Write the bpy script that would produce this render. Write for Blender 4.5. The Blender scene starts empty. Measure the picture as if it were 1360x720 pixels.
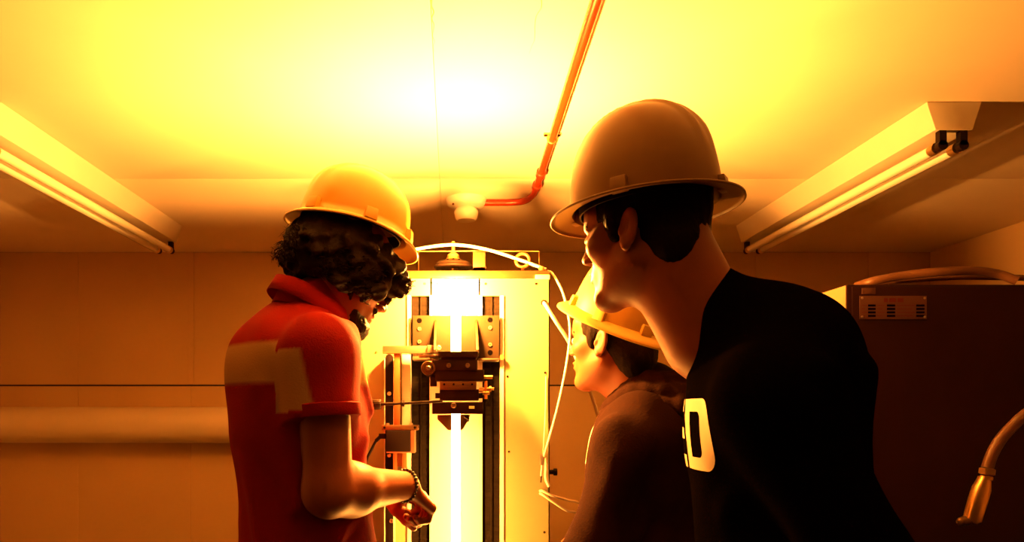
import bpy, bmesh, math, random
import numpy as np
from mathutils import Vector, Matrix
from mathutils.bvhtree import BVHTree

random.seed(7)
rng = np.random.default_rng(7)
R = math.radians
scn = bpy.context.scene
col = scn.collection

# ---------------------------------------------------------------- camera, world, exposure
F = 965.0            # focal length in pixels of the 1360 wide frame
CX, CY = 600.0, 545.0  # vanishing point of the room's depth lines
CAMZ = 1.30
CEIL = 2.07
cam_d = bpy.data.cameras.new('camera')
cam_d.sensor_width = 36.0
cam_d.lens = F / 1360.0 * 36.0
cam_d.shift_x = (680.0 - CX) / 1360.0
cam_d.shift_y = (CY - 360.0) / 1360.0
cam_d.clip_start = 0.02
cam = bpy.data.objects.new('camera', cam_d)
cam.location = (0, 0, CAMZ)
cam.rotation_euler = (R(90), 0, 0)
col.objects.link(cam)
scn.camera = cam

w = bpy.data.worlds.new('world')
scn.world = w
w.use_nodes = True
w.node_tree.nodes['Background'].inputs[0].default_value = (0, 0, 0, 1)
w.node_tree.nodes['Background'].inputs[1].default_value = 0.0

scn.view_settings.view_transform = 'Standard'
scn.view_settings.look = 'None'
scn.view_settings.gamma = 1.0
scn.view_settings.use_curve_mapping = False
scn.view_settings.exposure = 0.0
TUBE_COLOR = (1.0, 0.36, 0.049)     # the glowing tube is the only light that is on
TUBE_POWER = 300.0      # lower length of the tube
HOT_POWER = 13500.0      # the melt zone at its top
scn.cycles.max_bounces = 8
scn.cycles.diffuse_bounces = 6
scn.cycles.sample_clamp_indirect = 20.0
scn.cycles.caustics_reflective = False
scn.cycles.caustics_refractive = False
scn.cycles.use_denoising = True


def P(px, py, Y):
    """point at depth Y seen at pixel (px, py)"""
    return Vector(((px - CX) / F * Y, Y, CAMZ - (py - CY) / F * Y))


# ---------------------------------------------------------------- materials
def mat(name, color, rough=0.6, metal=0.0, var=0.0, vscale=8.0, bump=0.0, bscale=60.0,
        color2=None, emit=None, power=0.0, spec=0.5, stretch=None, sheen=0.0):
    m = bpy.data.materials.new(name)
    m.use_nodes = True
    nt = m.node_tree
    b = nt.nodes['Principled BSDF']
    b.inputs['Base Color'].default_value = (*color, 1)
    b.inputs['Roughness'].default_value = rough
    b.inputs['Metallic'].default_value = metal
    b.inputs['Specular IOR Level'].default_value = spec
    if sheen:
        b.inputs['Sheen Weight'].default_value = sheen
    tc = nt.nodes.new('ShaderNodeTexCoord')
    mp = nt.nodes.new('ShaderNodeMapping')
    if stretch:
        mp.inputs['Scale'].default_value = stretch
    nt.links.new(tc.outputs['Object'], mp.inputs['Vector'])
    if var > 0 or color2:
        n = nt.nodes.new('ShaderNodeTexNoise')
        n.inputs['Scale'].default_value = vscale
        n.inputs['Detail'].default_value = 5
        nt.links.new(mp.outputs[0], n.inputs['Vector'])
        r = nt.nodes.new('ShaderNodeMapRange')
        r.inputs['From Min'].default_value = 0.3
        r.inputs['From Max'].default_value = 0.7
        nt.links.new(n.outputs['Fac'], r.inputs['Value'])
        mx = nt.nodes.new('ShaderNodeMix')
        mx.data_type = 'RGBA'
        c2 = color2 or tuple(max(0, c * (1 - var)) for c in color)
        mx.inputs['A'].default_value = (*color, 1)
        mx.inputs['B'].default_value = (*c2, 1)
        nt.links.new(r.outputs[0], mx.inputs['Factor'])
        nt.links.new(mx.outputs['Result'], b.inputs['Base Color'])
    if bump > 0:
        n2 = nt.nodes.new('ShaderNodeTexNoise')
        n2.inputs['Scale'].default_value = bscale
        n2.inputs['Detail'].default_value = 6
        nt.links.new(mp.outputs[0], n2.inputs['Vector'])
        bp = nt.nodes.new('ShaderNodeBump')
        bp.inputs['Strength'].default_value = bump
        bp.inputs['Distance'].default_value = 0.004
        nt.links.new(n2.outputs['Fac'], bp.inputs['Height'])
        nt.links.new(bp.outputs[0], b.inputs['Normal'])
    if emit:
        b.inputs['Emission Color'].default_value = (*emit, 1)
        b.inputs['Emission Strength'].default_value = power
    return m


def attr_mix(m, attr, color_b):
    """blend the base colour to color_b by a point attribute (printed or knitted-in colour)"""
    nt = m.node_tree
    b = nt.nodes['Principled BSDF']
    a = nt.nodes.new('ShaderNodeAttribute')
    a.attribute_name = attr
    mx = nt.nodes.new('ShaderNodeMix')
    mx.data_type = 'RGBA'
    old = [l for l in nt.links if l.to_socket == b.inputs['Base Color']]
    if old:
        src = old[0].from_socket
        nt.links.new(src, mx.inputs['A'])
    else:
        mx.inputs['A'].default_value = b.inputs['Base Color'].default_value
    mx.inputs['B'].default_value = (*color_b, 1)
    nt.links.new(a.outputs['Fac'], mx.inputs['Factor'])
    nt.links.new(mx.outputs['Result'], b.inputs['Base Color'])


M = {}
M['ceiling'] = mat('ceiling_paint', (0.82, 0.70, 0.55), 0.7, var=0.06, vscale=3, bump=0.12, bscale=35)
M['wall'] = mat('wall_paint', (0.58, 0.40, 0.21), 0.42, var=0.10, vscale=2.5, bump=0.08, bscale=20)
M['floor'] = mat('floor_concrete', (0.06, 0.05, 0.04), 0.8, var=0.3, vscale=6, bump=0.2)
M['gap'] = mat('joint_dark', (0.05, 0.035, 0.025), 0.9, var=0.2)
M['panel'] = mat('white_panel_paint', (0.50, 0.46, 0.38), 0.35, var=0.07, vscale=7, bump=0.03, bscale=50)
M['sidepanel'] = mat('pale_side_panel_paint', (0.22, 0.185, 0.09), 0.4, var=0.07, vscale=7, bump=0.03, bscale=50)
M['bracket'] = mat('brown_bracket_steel', (0.016, 0.0075, 0.0018), 0.65, 0.0, spec=0.12, var=0.15, vscale=25)
M['cabside_lit'] = mat('cabinet_side_painted_light', (0.40, 0.27, 0.13), 0.5, var=0.1)  # paler than the cabinet: light on its side put into the colour
M['body'] = mat('machine_body_paint', (0.30, 0.22, 0.14), 0.5, var=0.1)
M['alu'] = mat('aluminium', (0.42, 0.33, 0.22), 0.32, 0.9, var=0.1, vscale=30, stretch=(1, 1, 12))
M['steel'] = mat('brown_anodised_steel', (0.13, 0.072, 0.026), 0.42, 0.75, var=0.15, vscale=25)
M['darksteel'] = mat('dark_anodised_metal', (0.018, 0.008, 0.004), 0.45, 0.2, var=0.2, vscale=20, spec=0.1)
M['black'] = mat('black_plastic', (0.008, 0.004, 0.003), 0.5, var=0.2, spec=0.06)
M['bellows'] = mat('dark_slide_cover', (0.007, 0.0040, 0.0020), 0.75, 0.0, var=0.5, vscale=14, stretch=(2, 2, 9), bump=0.1, bscale=25, spec=0.04)
M['brass'] = mat('brass', (0.72, 0.45, 0.18), 0.3, 0.9, var=0.1, vscale=20)
M['copper'] = mat('orange_bar', (0.28, 0.10, 0.03), 0.4, 0.5, var=0.1, vscale=20)
M['screw'] = mat('screw_steel', (0.55, 0.48, 0.38), 0.35, 0.9, var=0.1)
M['hole'] = mat('hole_black', (0.0015, 0.001, 0.001), 0.95, var=0.1, spec=0.0)
M['white'] = mat('white_plastic', (0.80, 0.78, 0.72), 0.4, var=0.05)
M['lampbody'] = mat('lamp_enamel', (0.74, 0.68, 0.58), 0.35, var=0.1, vscale=5, bump=0.04, bscale=15)
M['lamptube'] = mat('unlit_tube_glass', (0.82, 0.78, 0.70), 0.18, var=0.03)
M['redpipe'] = mat('red_conduit', (0.40, 0.030, 0.006), 0.25, var=0.25, vscale=9)
M['cable'] = mat('pale_cable', (0.75, 0.70, 0.58), 0.45, var=0.08)
M['green'] = mat('greenish_block', (0.45, 0.62, 0.30), 0.5, var=0.1)
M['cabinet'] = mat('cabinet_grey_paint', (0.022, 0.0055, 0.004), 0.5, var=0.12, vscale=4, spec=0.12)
M['plate'] = mat('name_plate_metal', (0.13, 0.05, 0.03), 0.4, 0.2, var=0.1)
M['platered'] = mat('plate_red_ink', (0.12, 0.008, 0.005), 0.6, var=0.05)
M['hose'] = mat('brown_hose', (0.13, 0.05, 0.018), 0.4, var=0.15, bump=0.05)
M['pipewhite'] = mat('wall_pipe_paint', (0.70, 0.60, 0.46), 0.4, var=0.08, vscale=4)
M['skin'] = mat('skin', (0.21, 0.060, 0.022), 0.5, var=0.12, vscale=20, bump=0.06, bscale=160, spec=0.2)
M['hair'] = mat('dark_hair', (0.012, 0.005, 0.0025), 0.6, var=0.4, vscale=40, bump=0.7, bscale=90, spec=0.06)
M['hairshort'] = mat('short_dark_hair', (0.010, 0.005, 0.003), 0.65, var=0.3, vscale=60, bump=0.5, bscale=220, spec=0.02)
M['beard'] = mat('beard_hair', (0.016, 0.006, 0.003), 0.65, var=0.4, vscale=60, bump=0.6, bscale=200, spec=0.1)
M['redshirt'] = mat('red_pique_cotton', (0.24, 0.008, 0.003), 0.85, var=0.12, vscale=14, bump=0.25, bscale=300, spec=0.05)
attr_mix(M['redshirt'], 'stripe', (0.34, 0.20, 0.08))
M['redcollar'] = mat('red_collar_cotton', (0.26, 0.008, 0.003), 0.85, var=0.1, bump=0.25, bscale=300, spec=0.05)
M['hoodie'] = mat('dark_fleece', (0.019, 0.0065, 0.0035), 0.95, var=0.25, vscale=18, bump=0.3, bscale=220, spec=0.04)
M['blackshirt'] = mat('black_cotton', (0.0020, 0.0012, 0.0010), 0.95, var=0.2, vscale=16, bump=0.2, bscale=240, spec=0.0)
M['print'] = mat('pale_print', (0.40, 0.29, 0.16), 0.7, var=0.1)
M['denim'] = mat('dark_denim', (0.03, 0.03, 0.05), 0.9, var=0.3, vscale=30, bump=0.2, bscale=250)
M['shoe'] = mat('black_leather', (0.02, 0.015, 0.012), 0.5, var=0.2)
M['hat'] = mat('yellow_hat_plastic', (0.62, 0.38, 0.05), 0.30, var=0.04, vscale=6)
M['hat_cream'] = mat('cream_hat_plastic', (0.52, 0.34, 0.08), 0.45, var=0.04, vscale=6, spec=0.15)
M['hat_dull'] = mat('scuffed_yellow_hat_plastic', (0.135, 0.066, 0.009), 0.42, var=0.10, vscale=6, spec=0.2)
M['eye'] = mat('eye_white', (0.75, 0.70, 0.62), 0.2, var=0.05)
M['bead'] = mat('dark_beads', (0.03, 0.018, 0.012), 0.4, var=0.2)
M['hot'] = mat('glowing_hot_zone', (0.9, 0.8, 0.6), 0.4, emit=TUBE_COLOR, power=HOT_POWER, var=0.02)
M['glow'] = mat('glowing_tube', (0.9, 0.8, 0.6), 0.4, emit=TUBE_COLOR, power=TUBE_POWER, var=0.02)


# ---------------------------------------------------------------- mesh helpers
ORIG = {}


class MB:
    def __init__(s):
        s.v, s.f = [], []

    def add(s, vs, fs):
        o = len(s.v)
        s.v += [tuple(p) for p in vs]
        s.f += [tuple(i + o for i in f) for f in fs]
        return s

    def box(s, x0, x1, y0, y1, z0, z1):
        a, b = min(x0, x1), max(x0, x1)
        c, d = min(y0, y1), max(y0, y1)
        e, g = min(z0, z1), max(z0, z1)
        vs = [(a, c, e), (b, c, e), (b, d, e), (a, d, e), (a, c, g), (b, c, g), (b, d, g), (a, d, g)]
        return s.add(vs, [(0, 3, 2, 1), (4, 5, 6, 7), (0, 1, 5, 4), (1, 2, 6, 5), (2, 3, 7, 6), (3, 0, 4, 7)])

    def prism(s, poly, axis, a, b):
        """poly: list of 2D points extruded along axis from a to b (counter order does not matter)"""
        n = len(poly)
        mk = {'x': lambda p, t: (t, p[0], p[1]), 'y': lambda p, t: (p[0], t, p[1]), 'z': lambda p, t: (p[0], p[1], t)}[axis]
        vs = [mk(p, a) for p in poly] + [mk(p, b) for p in poly]
        fs = [tuple(range(n)), tuple(range(2 * n - 1, n - 1, -1))]
        fs += [(i, n + i, n + (i + 1) % n, (i + 1) % n) for i in range(n)]
        return s.add(vs, fs)

    def rings(s, rings, closed=False, caps=True):
        n = len(rings[0])
        vs = [p for r in rings for p in r]
        fs = []
        m = len(rings)
        for i in range(m if closed else m - 1):
            j = (i + 1) % m
            for k in range(n):
                l = (k + 1) % n
                fs.append((i * n + k, i * n + l, j * n + l, j * n + k))
        if caps and not closed:
            fs.append(tuple(range(n - 1, -1, -1)))
            fs.append(tuple((m - 1) * n + k for k in range(n)))
        return s.add(vs, fs)

    def lathe(s, prof, c, axis=(0, 0, 1), n=20):
        """prof: (radius, height along axis)"""
        ax = Vector(axis).normalized()
        u = ax.orthogonal().normalized()
        v = ax.cross(u)
        c = Vector(c)
        rs = []
        for r, h in prof:
            rs.append([c + ax * h + (u * math.cos(2 * math.pi * k / n) + v * math.sin(2 * math.pi * k / n)) * max(r, 1e-4) for k in range(n)])
        return s.rings(rs)

    def cyl(s, a, b, r, n=16, r2=None):
        a, b = Vector(a), Vector(b)
        return s.lathe([(r, 0), (r if r2 is None else r2, (b - a).length)], a, b - a, n)

    def tube(s, pts, r, n=10, sub=6, closed=False):
        pts = [Vector(p) for p in pts]
        q = smooth_path(pts, sub, closed)
        rs = []
        t0 = (q[1] - q[0]).normalized()
        u = t0.orthogonal().normalized()
        m = len(q)
        for i in range(m):
            if closed:
                t = (q[(i + 1) % m] - q[i - 1]).normalized()
            else:
                t = (q[min(i + 1, m - 1)] - q[max(i - 1, 0)]).normalized()
            u = (u - t * u.dot(t)).normalized()
            v = t.cross(u)
            rr = r(i / (m - 1)) if callable(r) else r
            rs.append([q[i] + (u * math.cos(2 * math.pi * k / n) + v * math.sin(2 * math.pi * k / n)) * rr for k in range(n)])
        return s.rings(rs, closed)

    def torus(s, c, axis, rad, r, n=28, k=8):
        ax = Vector(axis).normalized()
        u = ax.orthogonal().normalized()
        v = ax.cross(u)
        pts = [Vector(c) + (u * math.cos(2 * math.pi * i / n) + v * math.sin(2 * math.pi * i / n)) * rad for i in range(n)]
        return s.tube(pts, r, k, 1, True)

    def ball(s, c, r, n=12, m=8):
        prof = [(r[0] if isinstance(r, tuple) else r, 0)]
        rr = r
        prof = [(rr * math.sin(math.pi * i / m), -rr * math.cos(math.pi * i / m)) for i in range(m + 1)]
        return s.lathe(prof, c, (0, 0, 1), n)

    def xf(s, mt):
        s.v = [tuple(mt @ Vector(p)) for p in s.v]
        return s


def smooth_path(pts, sub, closed=False):
    if sub <= 1 or len(pts) < 3:
        return pts
    out = []
    n = len(pts)
    rng_ = range(n if closed else n - 1)
    for i in rng_:
        p0 = pts[i - 1] if (i > 0 or closed) else pts[0] * 2 - pts[1]
        p1, p2 = pts[i], pts[(i + 1) % n]
        p3 = pts[(i + 2) % n] if (i + 2 < n or closed) else pts[-1] * 2 - pts[-2]
        for k in range(sub):
            t = k / sub
            out.append(0.5 * ((2 * p1) + (p2 - p0) * t + (2 * p0 - 5 * p1 + 4 * p2 - p3) * t * t + (3 * p1 - p0 - 3 * p2 + p3) * t ** 3))
    if not closed:
        out.append(pts[-1])
    return out


def link(name, me, material, parent=None, smooth=True, origin=None):
    o = bpy.data.objects.new(name, me)
    col.objects.link(o)
    if material is not None:
        me.materials.append(material)
    if parent is not None:
        o.parent = parent
        ORIG[o.name] = ORIG[parent.name]
    else:
        ORIG[o.name] = Vector(origin) if origin is not None else Vector((0, 0, 0))
        o.location = ORIG[o.name]
    return o


def build(name, mb, material, parent=None, bevel=0.0, smooth=True, origin=None, angle=40):
    """one mesh object; coordinates of mb are world coordinates"""
    org = ORIG[parent.name] if parent is not None else Vector(origin) if origin is not None else Vector((0, 0, 0))
    me = bpy.data.meshes.new(name)
    bm = bmesh.new()
    vs = [bm.verts.new(Vector(p) - org) for p in mb.v]
    for f in mb.f:
        try:
            bm.faces.new([vs[i] for i in f])
        except ValueError:
            pass
    bmesh.ops.recalc_face_normals(bm, faces=bm.faces)
    if bevel > 0:
        ed = [e for e in bm.edges if len(e.link_faces) == 2 and e.calc_face_angle(0) > R(30)]
        bmesh.ops.bevel(bm, geom=ed, offset=bevel, segments=2, affect='EDGES', profile=0.6, clamp_overlap=True)
    if smooth:
        for f in bm.faces:
            f.smooth = True
        for e in bm.edges:
            if len(e.link_faces) == 2 and e.calc_face_angle(0) > R(angle):
                e.smooth = False
    bm.to_mesh(me)
    bm.free()
    return link(name, me, material, parent, origin=origin)


def tag(o, label=None, cat=None, group=None, kind=None):
    if label:
        o['label'] = label
    if cat:
        o['category'] = cat
    if group:
        o['group'] = group
    if kind:
        o['kind'] = kind
    return o


def thing(name, loc, label, cat, group=None):
    o = bpy.data.objects.new(name, None)
    o.empty_display_size = 0.05
    o.location = loc
    col.objects.link(o)
    ORIG[o.name] = Vector(loc)
    return tag(o, label, cat, group)


def repeat(src, name, points, parent):
    """copies of a small part (sharing mesh data) at other points; src sits at points[0]"""
    for p in points:
        c = src.copy()
        c.name = name
        col.objects.link(c)
        c.parent = parent
        c.location = src.location + (Vector(p[0]) - Vector(p[1]))
        ORIG[c.name] = ORIG[parent.name]


def bolts(name, pts, material, parent, r=0.004, h=0.003, axis=(0, -1, 0), socket=True, n=12):
    prof = [(0.0, 0), (r, 0), (r, h * 0.75), (r * 0.85, h)]
    if socket:
        prof += [(r * 0.5, h), (r * 0.45, h * 0.3), (0, h * 0.3)]
    else:
        prof += [(0, h)]
    o = build(name, MB().lathe(prof, pts[0], axis, n), material, parent)
    repeat(o, name, [(p, pts[0]) for p in pts[1:]], parent)
    return o


# ---------------------------------------------------------------- the room
XL, XR, YB, YF = -2.45, 2.33, 3.54, -5.0
st = lambda o: tag(o, kind='structure')
st(build('floor', MB().box(XL - .1, XR + .1, YF - .1, YB + .2, -0.1, 0), M['floor']))
ceil = st(build('ceiling', MB().box(XL - .1, XR + .1, YF - .1, YB + .2, CEIL + 0.012, CEIL + 0.1), M['ceiling']))
xs_ = [XL, -0.04, XR]
ys_ = [YF, -3.68, -2.46, -1.24, -0.02, 1.20, 2.42, YB]
for i in range(len(xs_) - 1):
    for j in range(len(ys_) - 1):
        g = 0.0005
        build('ceiling_panel', MB().box(xs_[i] + g, xs_[i + 1] - g, ys_[j] + g, ys_[j + 1] - g, CEIL, CEIL + 0.012), M['ceiling'], ceil, bevel=0.0006)
# two flaking paint drips beside the joint
dr = MB()
for x0, ya, yb in ((-0.036, 1.36, 1.56), (0.168, 1.30, 1.57)):
    pts = [(x0 + random.uniform(-.004, .004), ya + (yb - ya) * k / 9, CEIL - 0.0005) for k in range(10)]
    dr.tube(pts, lambda t: 0.0016 * (1.1 - t), 6, 3)
build('paint_drip', dr, M['wall'], ceil)
wb = st(build('wall_back', MB().box(XL - .1, XR + .1, YB + 0.012, YB + 0.2, 0, CEIL + .012), M['gap']))
px_ = [XL, -1.82, -1.27, -0.72, -0.17, 0.38, 0.93, 1.48, 2.03, XR]
SEAM = 1.421
for i in range(len(px_) - 1):
    for z0, z1 in ((0.0, SEAM - 0.004), (SEAM + 0.004, CEIL)):
        build('wall_panel', MB().box(px_[i] + .0006, px_[i + 1] - .0006, YB, YB + 0.012, z0, z1), M['wall'], wb, bevel=0.001)
for x in (-1.27, 0.93):
    st(build('trim_1' if x < 0 else 'trim_2', MB().box(x - .014, x + .014, YB - 0.004, YB, SEAM + .006, CEIL), M['wall'], bevel=0.0015))
st(build('wall_left', MB().box(XL - .1, XL, YF, YB, 0, CEIL), M['wall']))
st(build('wall_right', MB().box(XR, XR + .1, YF, YB, 0, CEIL), M['wall']))
st(build('wall_front', MB().box(XL - .1, XR + .1, YF - .1, YF, 0, CEIL), M['floor']))

# thick pale pipe along the back wall, turning into the wall behind the man
zc = 1.231
wp = build('wall_pipe', MB().tube([(XL, YB - .10, zc), (-1.6, YB - .10, zc), (-0.75, YB - .10, zc), (-0.62, YB - .085, zc), (-0.57, YB - .03, zc), (-0.565, YB + .01, zc)], 0.086, 20, 6), M['pipewhite'])
tag(wp, 'thick pale pipe running along the lower back wall', 'pipe')

# ---------------------------------------------------------------- fluorescent fixtures
def fixture(xin, sgn, label):
    """xin: edge nearest the machine at the ceiling; sgn: direction away from the machine"""
    y0, y1 = 1.812, 3.03
    xc = xin + sgn * 0.068
    t = thing('fluorescent_fixture', (xc, (y0 + y1) / 2, CEIL), label, 'light fixture', 'ceiling light fixtures, both unlit')
    top, bot, h = 0.068, 0.046, 0.070
    z = CEIL - 0.0005
    build('housing', MB().prism([(xc - top, z), (xc + top, z), (xc + top - .003, z - .012), (xc + bot, z - h), (xc - bot, z - h), (xc - top + .003, z - .012)], 'y', y0, y1), M['lampbody'], t, bevel=0.002)
    for dx in (-0.026, 0.026):
        zt = CEIL - 0.107
        tb = build('lamp_tube', MB().lathe([(0.004, 0), (0.0125, .003), (0.0135, .01), (0.0135, 1.158), (0.0125, 1.165), (0.004, 1.168)], (xc + dx, y0 + 0.025, zt), (0, 1, 0), 16), M['lamptube'], t)
        for a, b in ((0.025, 0.047), (1.171, 1.193)):
            build('end_cap', MB().cyl((xc + dx, y0 + a, zt), (xc + dx, y0 + b, zt), 0.0145, 14), M['brass'], tb)
    for yy in (y0 + .010, y1 - .010):
        for dx in (-0.026, 0.026):
            s = MB().box(xc + dx - .009, xc + dx + .009, yy - .008, yy + .008, CEIL - .107, z - h)
            s.cyl((xc + dx, yy - .008, CEIL - .107), (xc + dx, yy + .008, CEIL - .107), 0.0125, 14)
            build('lamp_holder', s, M['darksteel'], t)
    return t


fixture(-1.125, -1, 'unlit twin tube fluorescent light on the ceiling, left of the man in red')
fixture(1.185, 1, 'unlit twin tube fluorescent light on the ceiling, above the dark cabinet')

# ---------------------------------------------------------------- smoke detector and conduit
D0 = (0.053, 2.65, CEIL)
t = thing('smoke_detector', D0, 'round white smoke detector on the ceiling above the machine', 'smoke detector')
build('base', MB().lathe([(0, 0), (.074, 0), (.074, -.006), (.068, -.022), (.060, -.028), (.030, -.034), (0, -.034)], D0, (0, 0, 1), 32), M['white'], t)
build('sensor_head', MB().lathe([(0, -.033), (.036, -.033), (.043, -.043), (.044, -.050), (.039, -.070), (.033, -.078), (0, -.080)], D0, (0, 0, 1), 28), M['white'], t)
build('indicator', MB().ball((D0[0] - .048, D0[1] - .04, CEIL - .029), .004), M['platered'], t)
zc = CEIL - 0.0135
con = thing('conduit', (0.285, 1.4, CEIL), 'red conduit pipe running along the ceiling and bending to the smoke detector', 'conduit')
build('pipe', MB().tube([(0.250, 0.0, zc), (0.266, 1.3, zc), (0.281, 2.1, zc), (0.287, 2.46, zc), (0.284, 2.56, zc), (0.262, 2.625, zc), (0.215, 2.645, zc), (0.115, 2.648, zc)], 0.0118, 14, 8), M['redpipe'], con)
for yy in (0.75, 2.02):
    x = 0.250 + 0.0148 * yy
    s = MB().torus((x, yy, zc), (0, 1, 0), 0.0135, 0.003, 16, 6)
    s.box(x - .024, x + .022, yy - .006, yy + .006, CEIL - .0045, CEIL)
    cl = build('pipe_clip', s, M['brass'], con)
    bolts('screw', [(x - .019, yy, CEIL - .0045), (x + .018, yy, CEIL - .0045)], M['darksteel'], cl, .005, .004, (0, 0, -1), False)
for yy in (2.30, 2.43):
    x = 0.250 + 0.0150 * yy
    build('coupling', MB().lathe([(.0125, 0), (.016, .003), (.016, .035), (.0125, .038)], (x, yy, zc), (0.015, 1, 0), 16), M['redpipe'], con)

# ---------------------------------------------------------------- the machine with the glowing tube
YP = 1.95            # plane of the front panels
k_ = YP / F
X = lambda px, Y=YP: (px - CX) / F * Y
Z = lambda py, Y=YP: CAMZ - (py - CY) / F * Y
XM0, XM1, ZT = X(478), X(730), Z(370)
mc = thing('laboratory_machine', ((XM0 + XM1) / 2, YP + .2, 0), 'tall pale panelled laboratory machine with a glowing vertical tube', 'machine')
build('cabinet_body', MB().box(XM0 - .004, XM1 + .004, YP + .06, YP + .40, 0.0, ZT - .004), M['body'], mc, bevel=.002)
build('backing_plate', MB().box(XM0, XM1, YP + .052, YP + .06, 0.02, ZT - .006), M['gap'], mc)


def bx(a, b, y0, y1, Ya, Yb, mbx=None):
    """box from pixel spans seen at depth Ya, from depth Ya to Yb"""
    m = mbx or MB()
    return m.box(X(a, Ya), X(b, Ya), Ya, Yb, Z(y0, Ya), Z(y1, Ya))


zb = 0.06
TH = .0035
# left / right panels with the slot cut-outs, each one bent sheet
def side_panel(o, i, s, name):
    m = MB()
    g = .0012
    if s < 0:
        poly = [(X(o), zb), (X(i), zb), (X(i), Z(393)), (X(572) - g, Z(393)), (X(572) - g, ZT), (X(o), ZT)]
    else:
        poly = [(X(o), zb), (X(o), ZT), (X(637) + g, ZT), (X(637) + g, Z(393)), (X(i), Z(393)), (X(i), zb)]
    m.prism(poly, 'y', YP, YP + TH)
    xe = X(o)
    m.box(xe, xe + (-.003 if s < 0 else .003) * -1, YP, YP + .05, zb, ZT)
    return build(name, m, M['sidepanel'], mc)


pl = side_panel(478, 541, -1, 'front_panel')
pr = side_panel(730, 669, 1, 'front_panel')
pc = build('front_panel', MB().box(X(574), X(635.5), YP + .001, YP + .0045, zb, ZT), M['panel'], mc)
screw_pts = [P(px, py, YP) for px, py in ((564, 377), (520, 377), (492, 377), (484, 560), (484, 650), (500, 468), (487, 568))]
bolts('panel_screw', screw_pts, M['brass'], pl, .0032, .002)
bolts('panel_screw', [P(px, py, YP + .001) for px, py in ((581, 377), (626, 377))], M['brass'], pc, .0032, .002)
bolts('panel_screw', [P(px, py, YP) for px, py in ((645, 377), (712, 377), (724, 495), (723, 707), (674, 500), (676, 600))], M['darksteel'], pr, .0032, .002)
# slot edging strips and the dark slide covers
for a, b in ((541, 546), (570.5, 574), (635.5, 640.5), (664, 669)):
    build('slot_edge', MB().box(X(a), X(b), YP - .006, YP + .03, zb, Z(393)), M['panel'], mc, bevel=.0008)
for a, b in ((547, 570), (641, 664)):
    m = MB()
    n = 60
    poly = [(YP + .035, zb)]
    zt = Z(393)
    for i in range(n):
        z0 = zb + (zt - zb) * i / n
        z1 = zb + (zt - zb) * (i + 1) / n
        poly += [(YP + .012, z0), (YP + .0105, (z0 + z1) / 2)]
    poly += [(YP + .012, zt), (YP + .035, zt)]
    m.prism(poly, 'x', X(a), X(b))
    sc = build('slide_cover', m, M['bellows'], mc, smooth=False)
    build('cover_rib', MB().box(X(a + 11), X(a + 13), YP + .004, YP + .012, zb, zt), M['bellows'], sc)
# top frame
build('top_rail', MB().box(X(520), X(730.5), YP + .006, YP + .014, Z(368.5), Z(359)), M['steel'], mc, bevel=.001)
build('top_gap_strip', MB().box(XM0, X(710), YP + .03, YP + .05, ZT - .004, Z(366)), M['gap'], mc)
build('top_plate', MB().box(XM0, XM1, YP + .014, YP + .40, Z(369), Z(364)), M['alu'], mc, bevel=.001)
build('corner_block', MB().box(X(711), X(730), YP - .002, YP + .02, Z(371), Z(365)), M['green'], mc, bevel=.001)
build('top_rail', MB().box(X(478), X(520), YP + .006, YP + .014, Z(368.5), Z(359)), M['steel'], mc, bevel=.001)
# things on top: pulley wheel, small plate, eye ring, wire hoop
YT = YP + .10
pu = build('pulley_wheel', MB().lathe([(0, -.014), (.052, -.014), (.055, -.010), (.050, -.006), (.050, -.002), (.046, .002), (0, .002)], P(602, 350, YT), (0, 0, 1), 36), M['darksteel'], mc)
build('hub', MB().lathe([(0, .001), (.024, .001), (.024, .010), (.018, .014), (.016, .024), (.008, .030), (.005, .034), (.005, .062), (0, .062)], P(602, 350, YT), (0, 0, 1), 24), M['brass'], pu)
bolts('hub_screw', [P(602, 350, YT) + Vector((.024 * math.sin(a), -.024 * math.cos(a), .006)) for a in (-.7, 0, .7)], M['hole'], pu, .004, .002)
build('pulley_foot', MB().cyl(P(602, 350, YT) - Vector((0, 0, .045)), P(602, 350, YT) - Vector((0, 0, .012)), .012, 12), M['steel'], mc)
sp = build('sensor_plate', MB().box(X(628, YT - .05), X(644.5, YT - .05), YT - .055, YT - .045, Z(360, YT - .05), Z(335, YT - .05)).box(X(628, YT - .05), X(646, YT - .05), YT - .055, YT - .02, Z(360, YT - .05), Z(355, YT - .05)), M['steel'], mc, bevel=.001)
build('eye_ring', MB().torus(P(694, 346, YT - .05), (0.15, 1, 0), .0185, .0045, 28, 10).cyl(P(694, 355, YT - .05), P(694, 364, YT - .05), .005, 10), M['copper'], mc)
hoop = [P(556, 360, YT + .0), P(556, 334, YT), P(640, 333.5, YT), P(716, 334, YT), P(716, 345, YT), P(716, 362, YT)]
build('wire_hoop', MB().tube(hoop, .0016, 8, 1), M['brass'], mc)
build('hoop_socket', MB().lathe([(0, 0), (.008, 0), (.008, .008), (.006, .012), (0, .012)], P(719, 360, YP + .02), (0, 0, 1), 16), M['brass'], mc)

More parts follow.
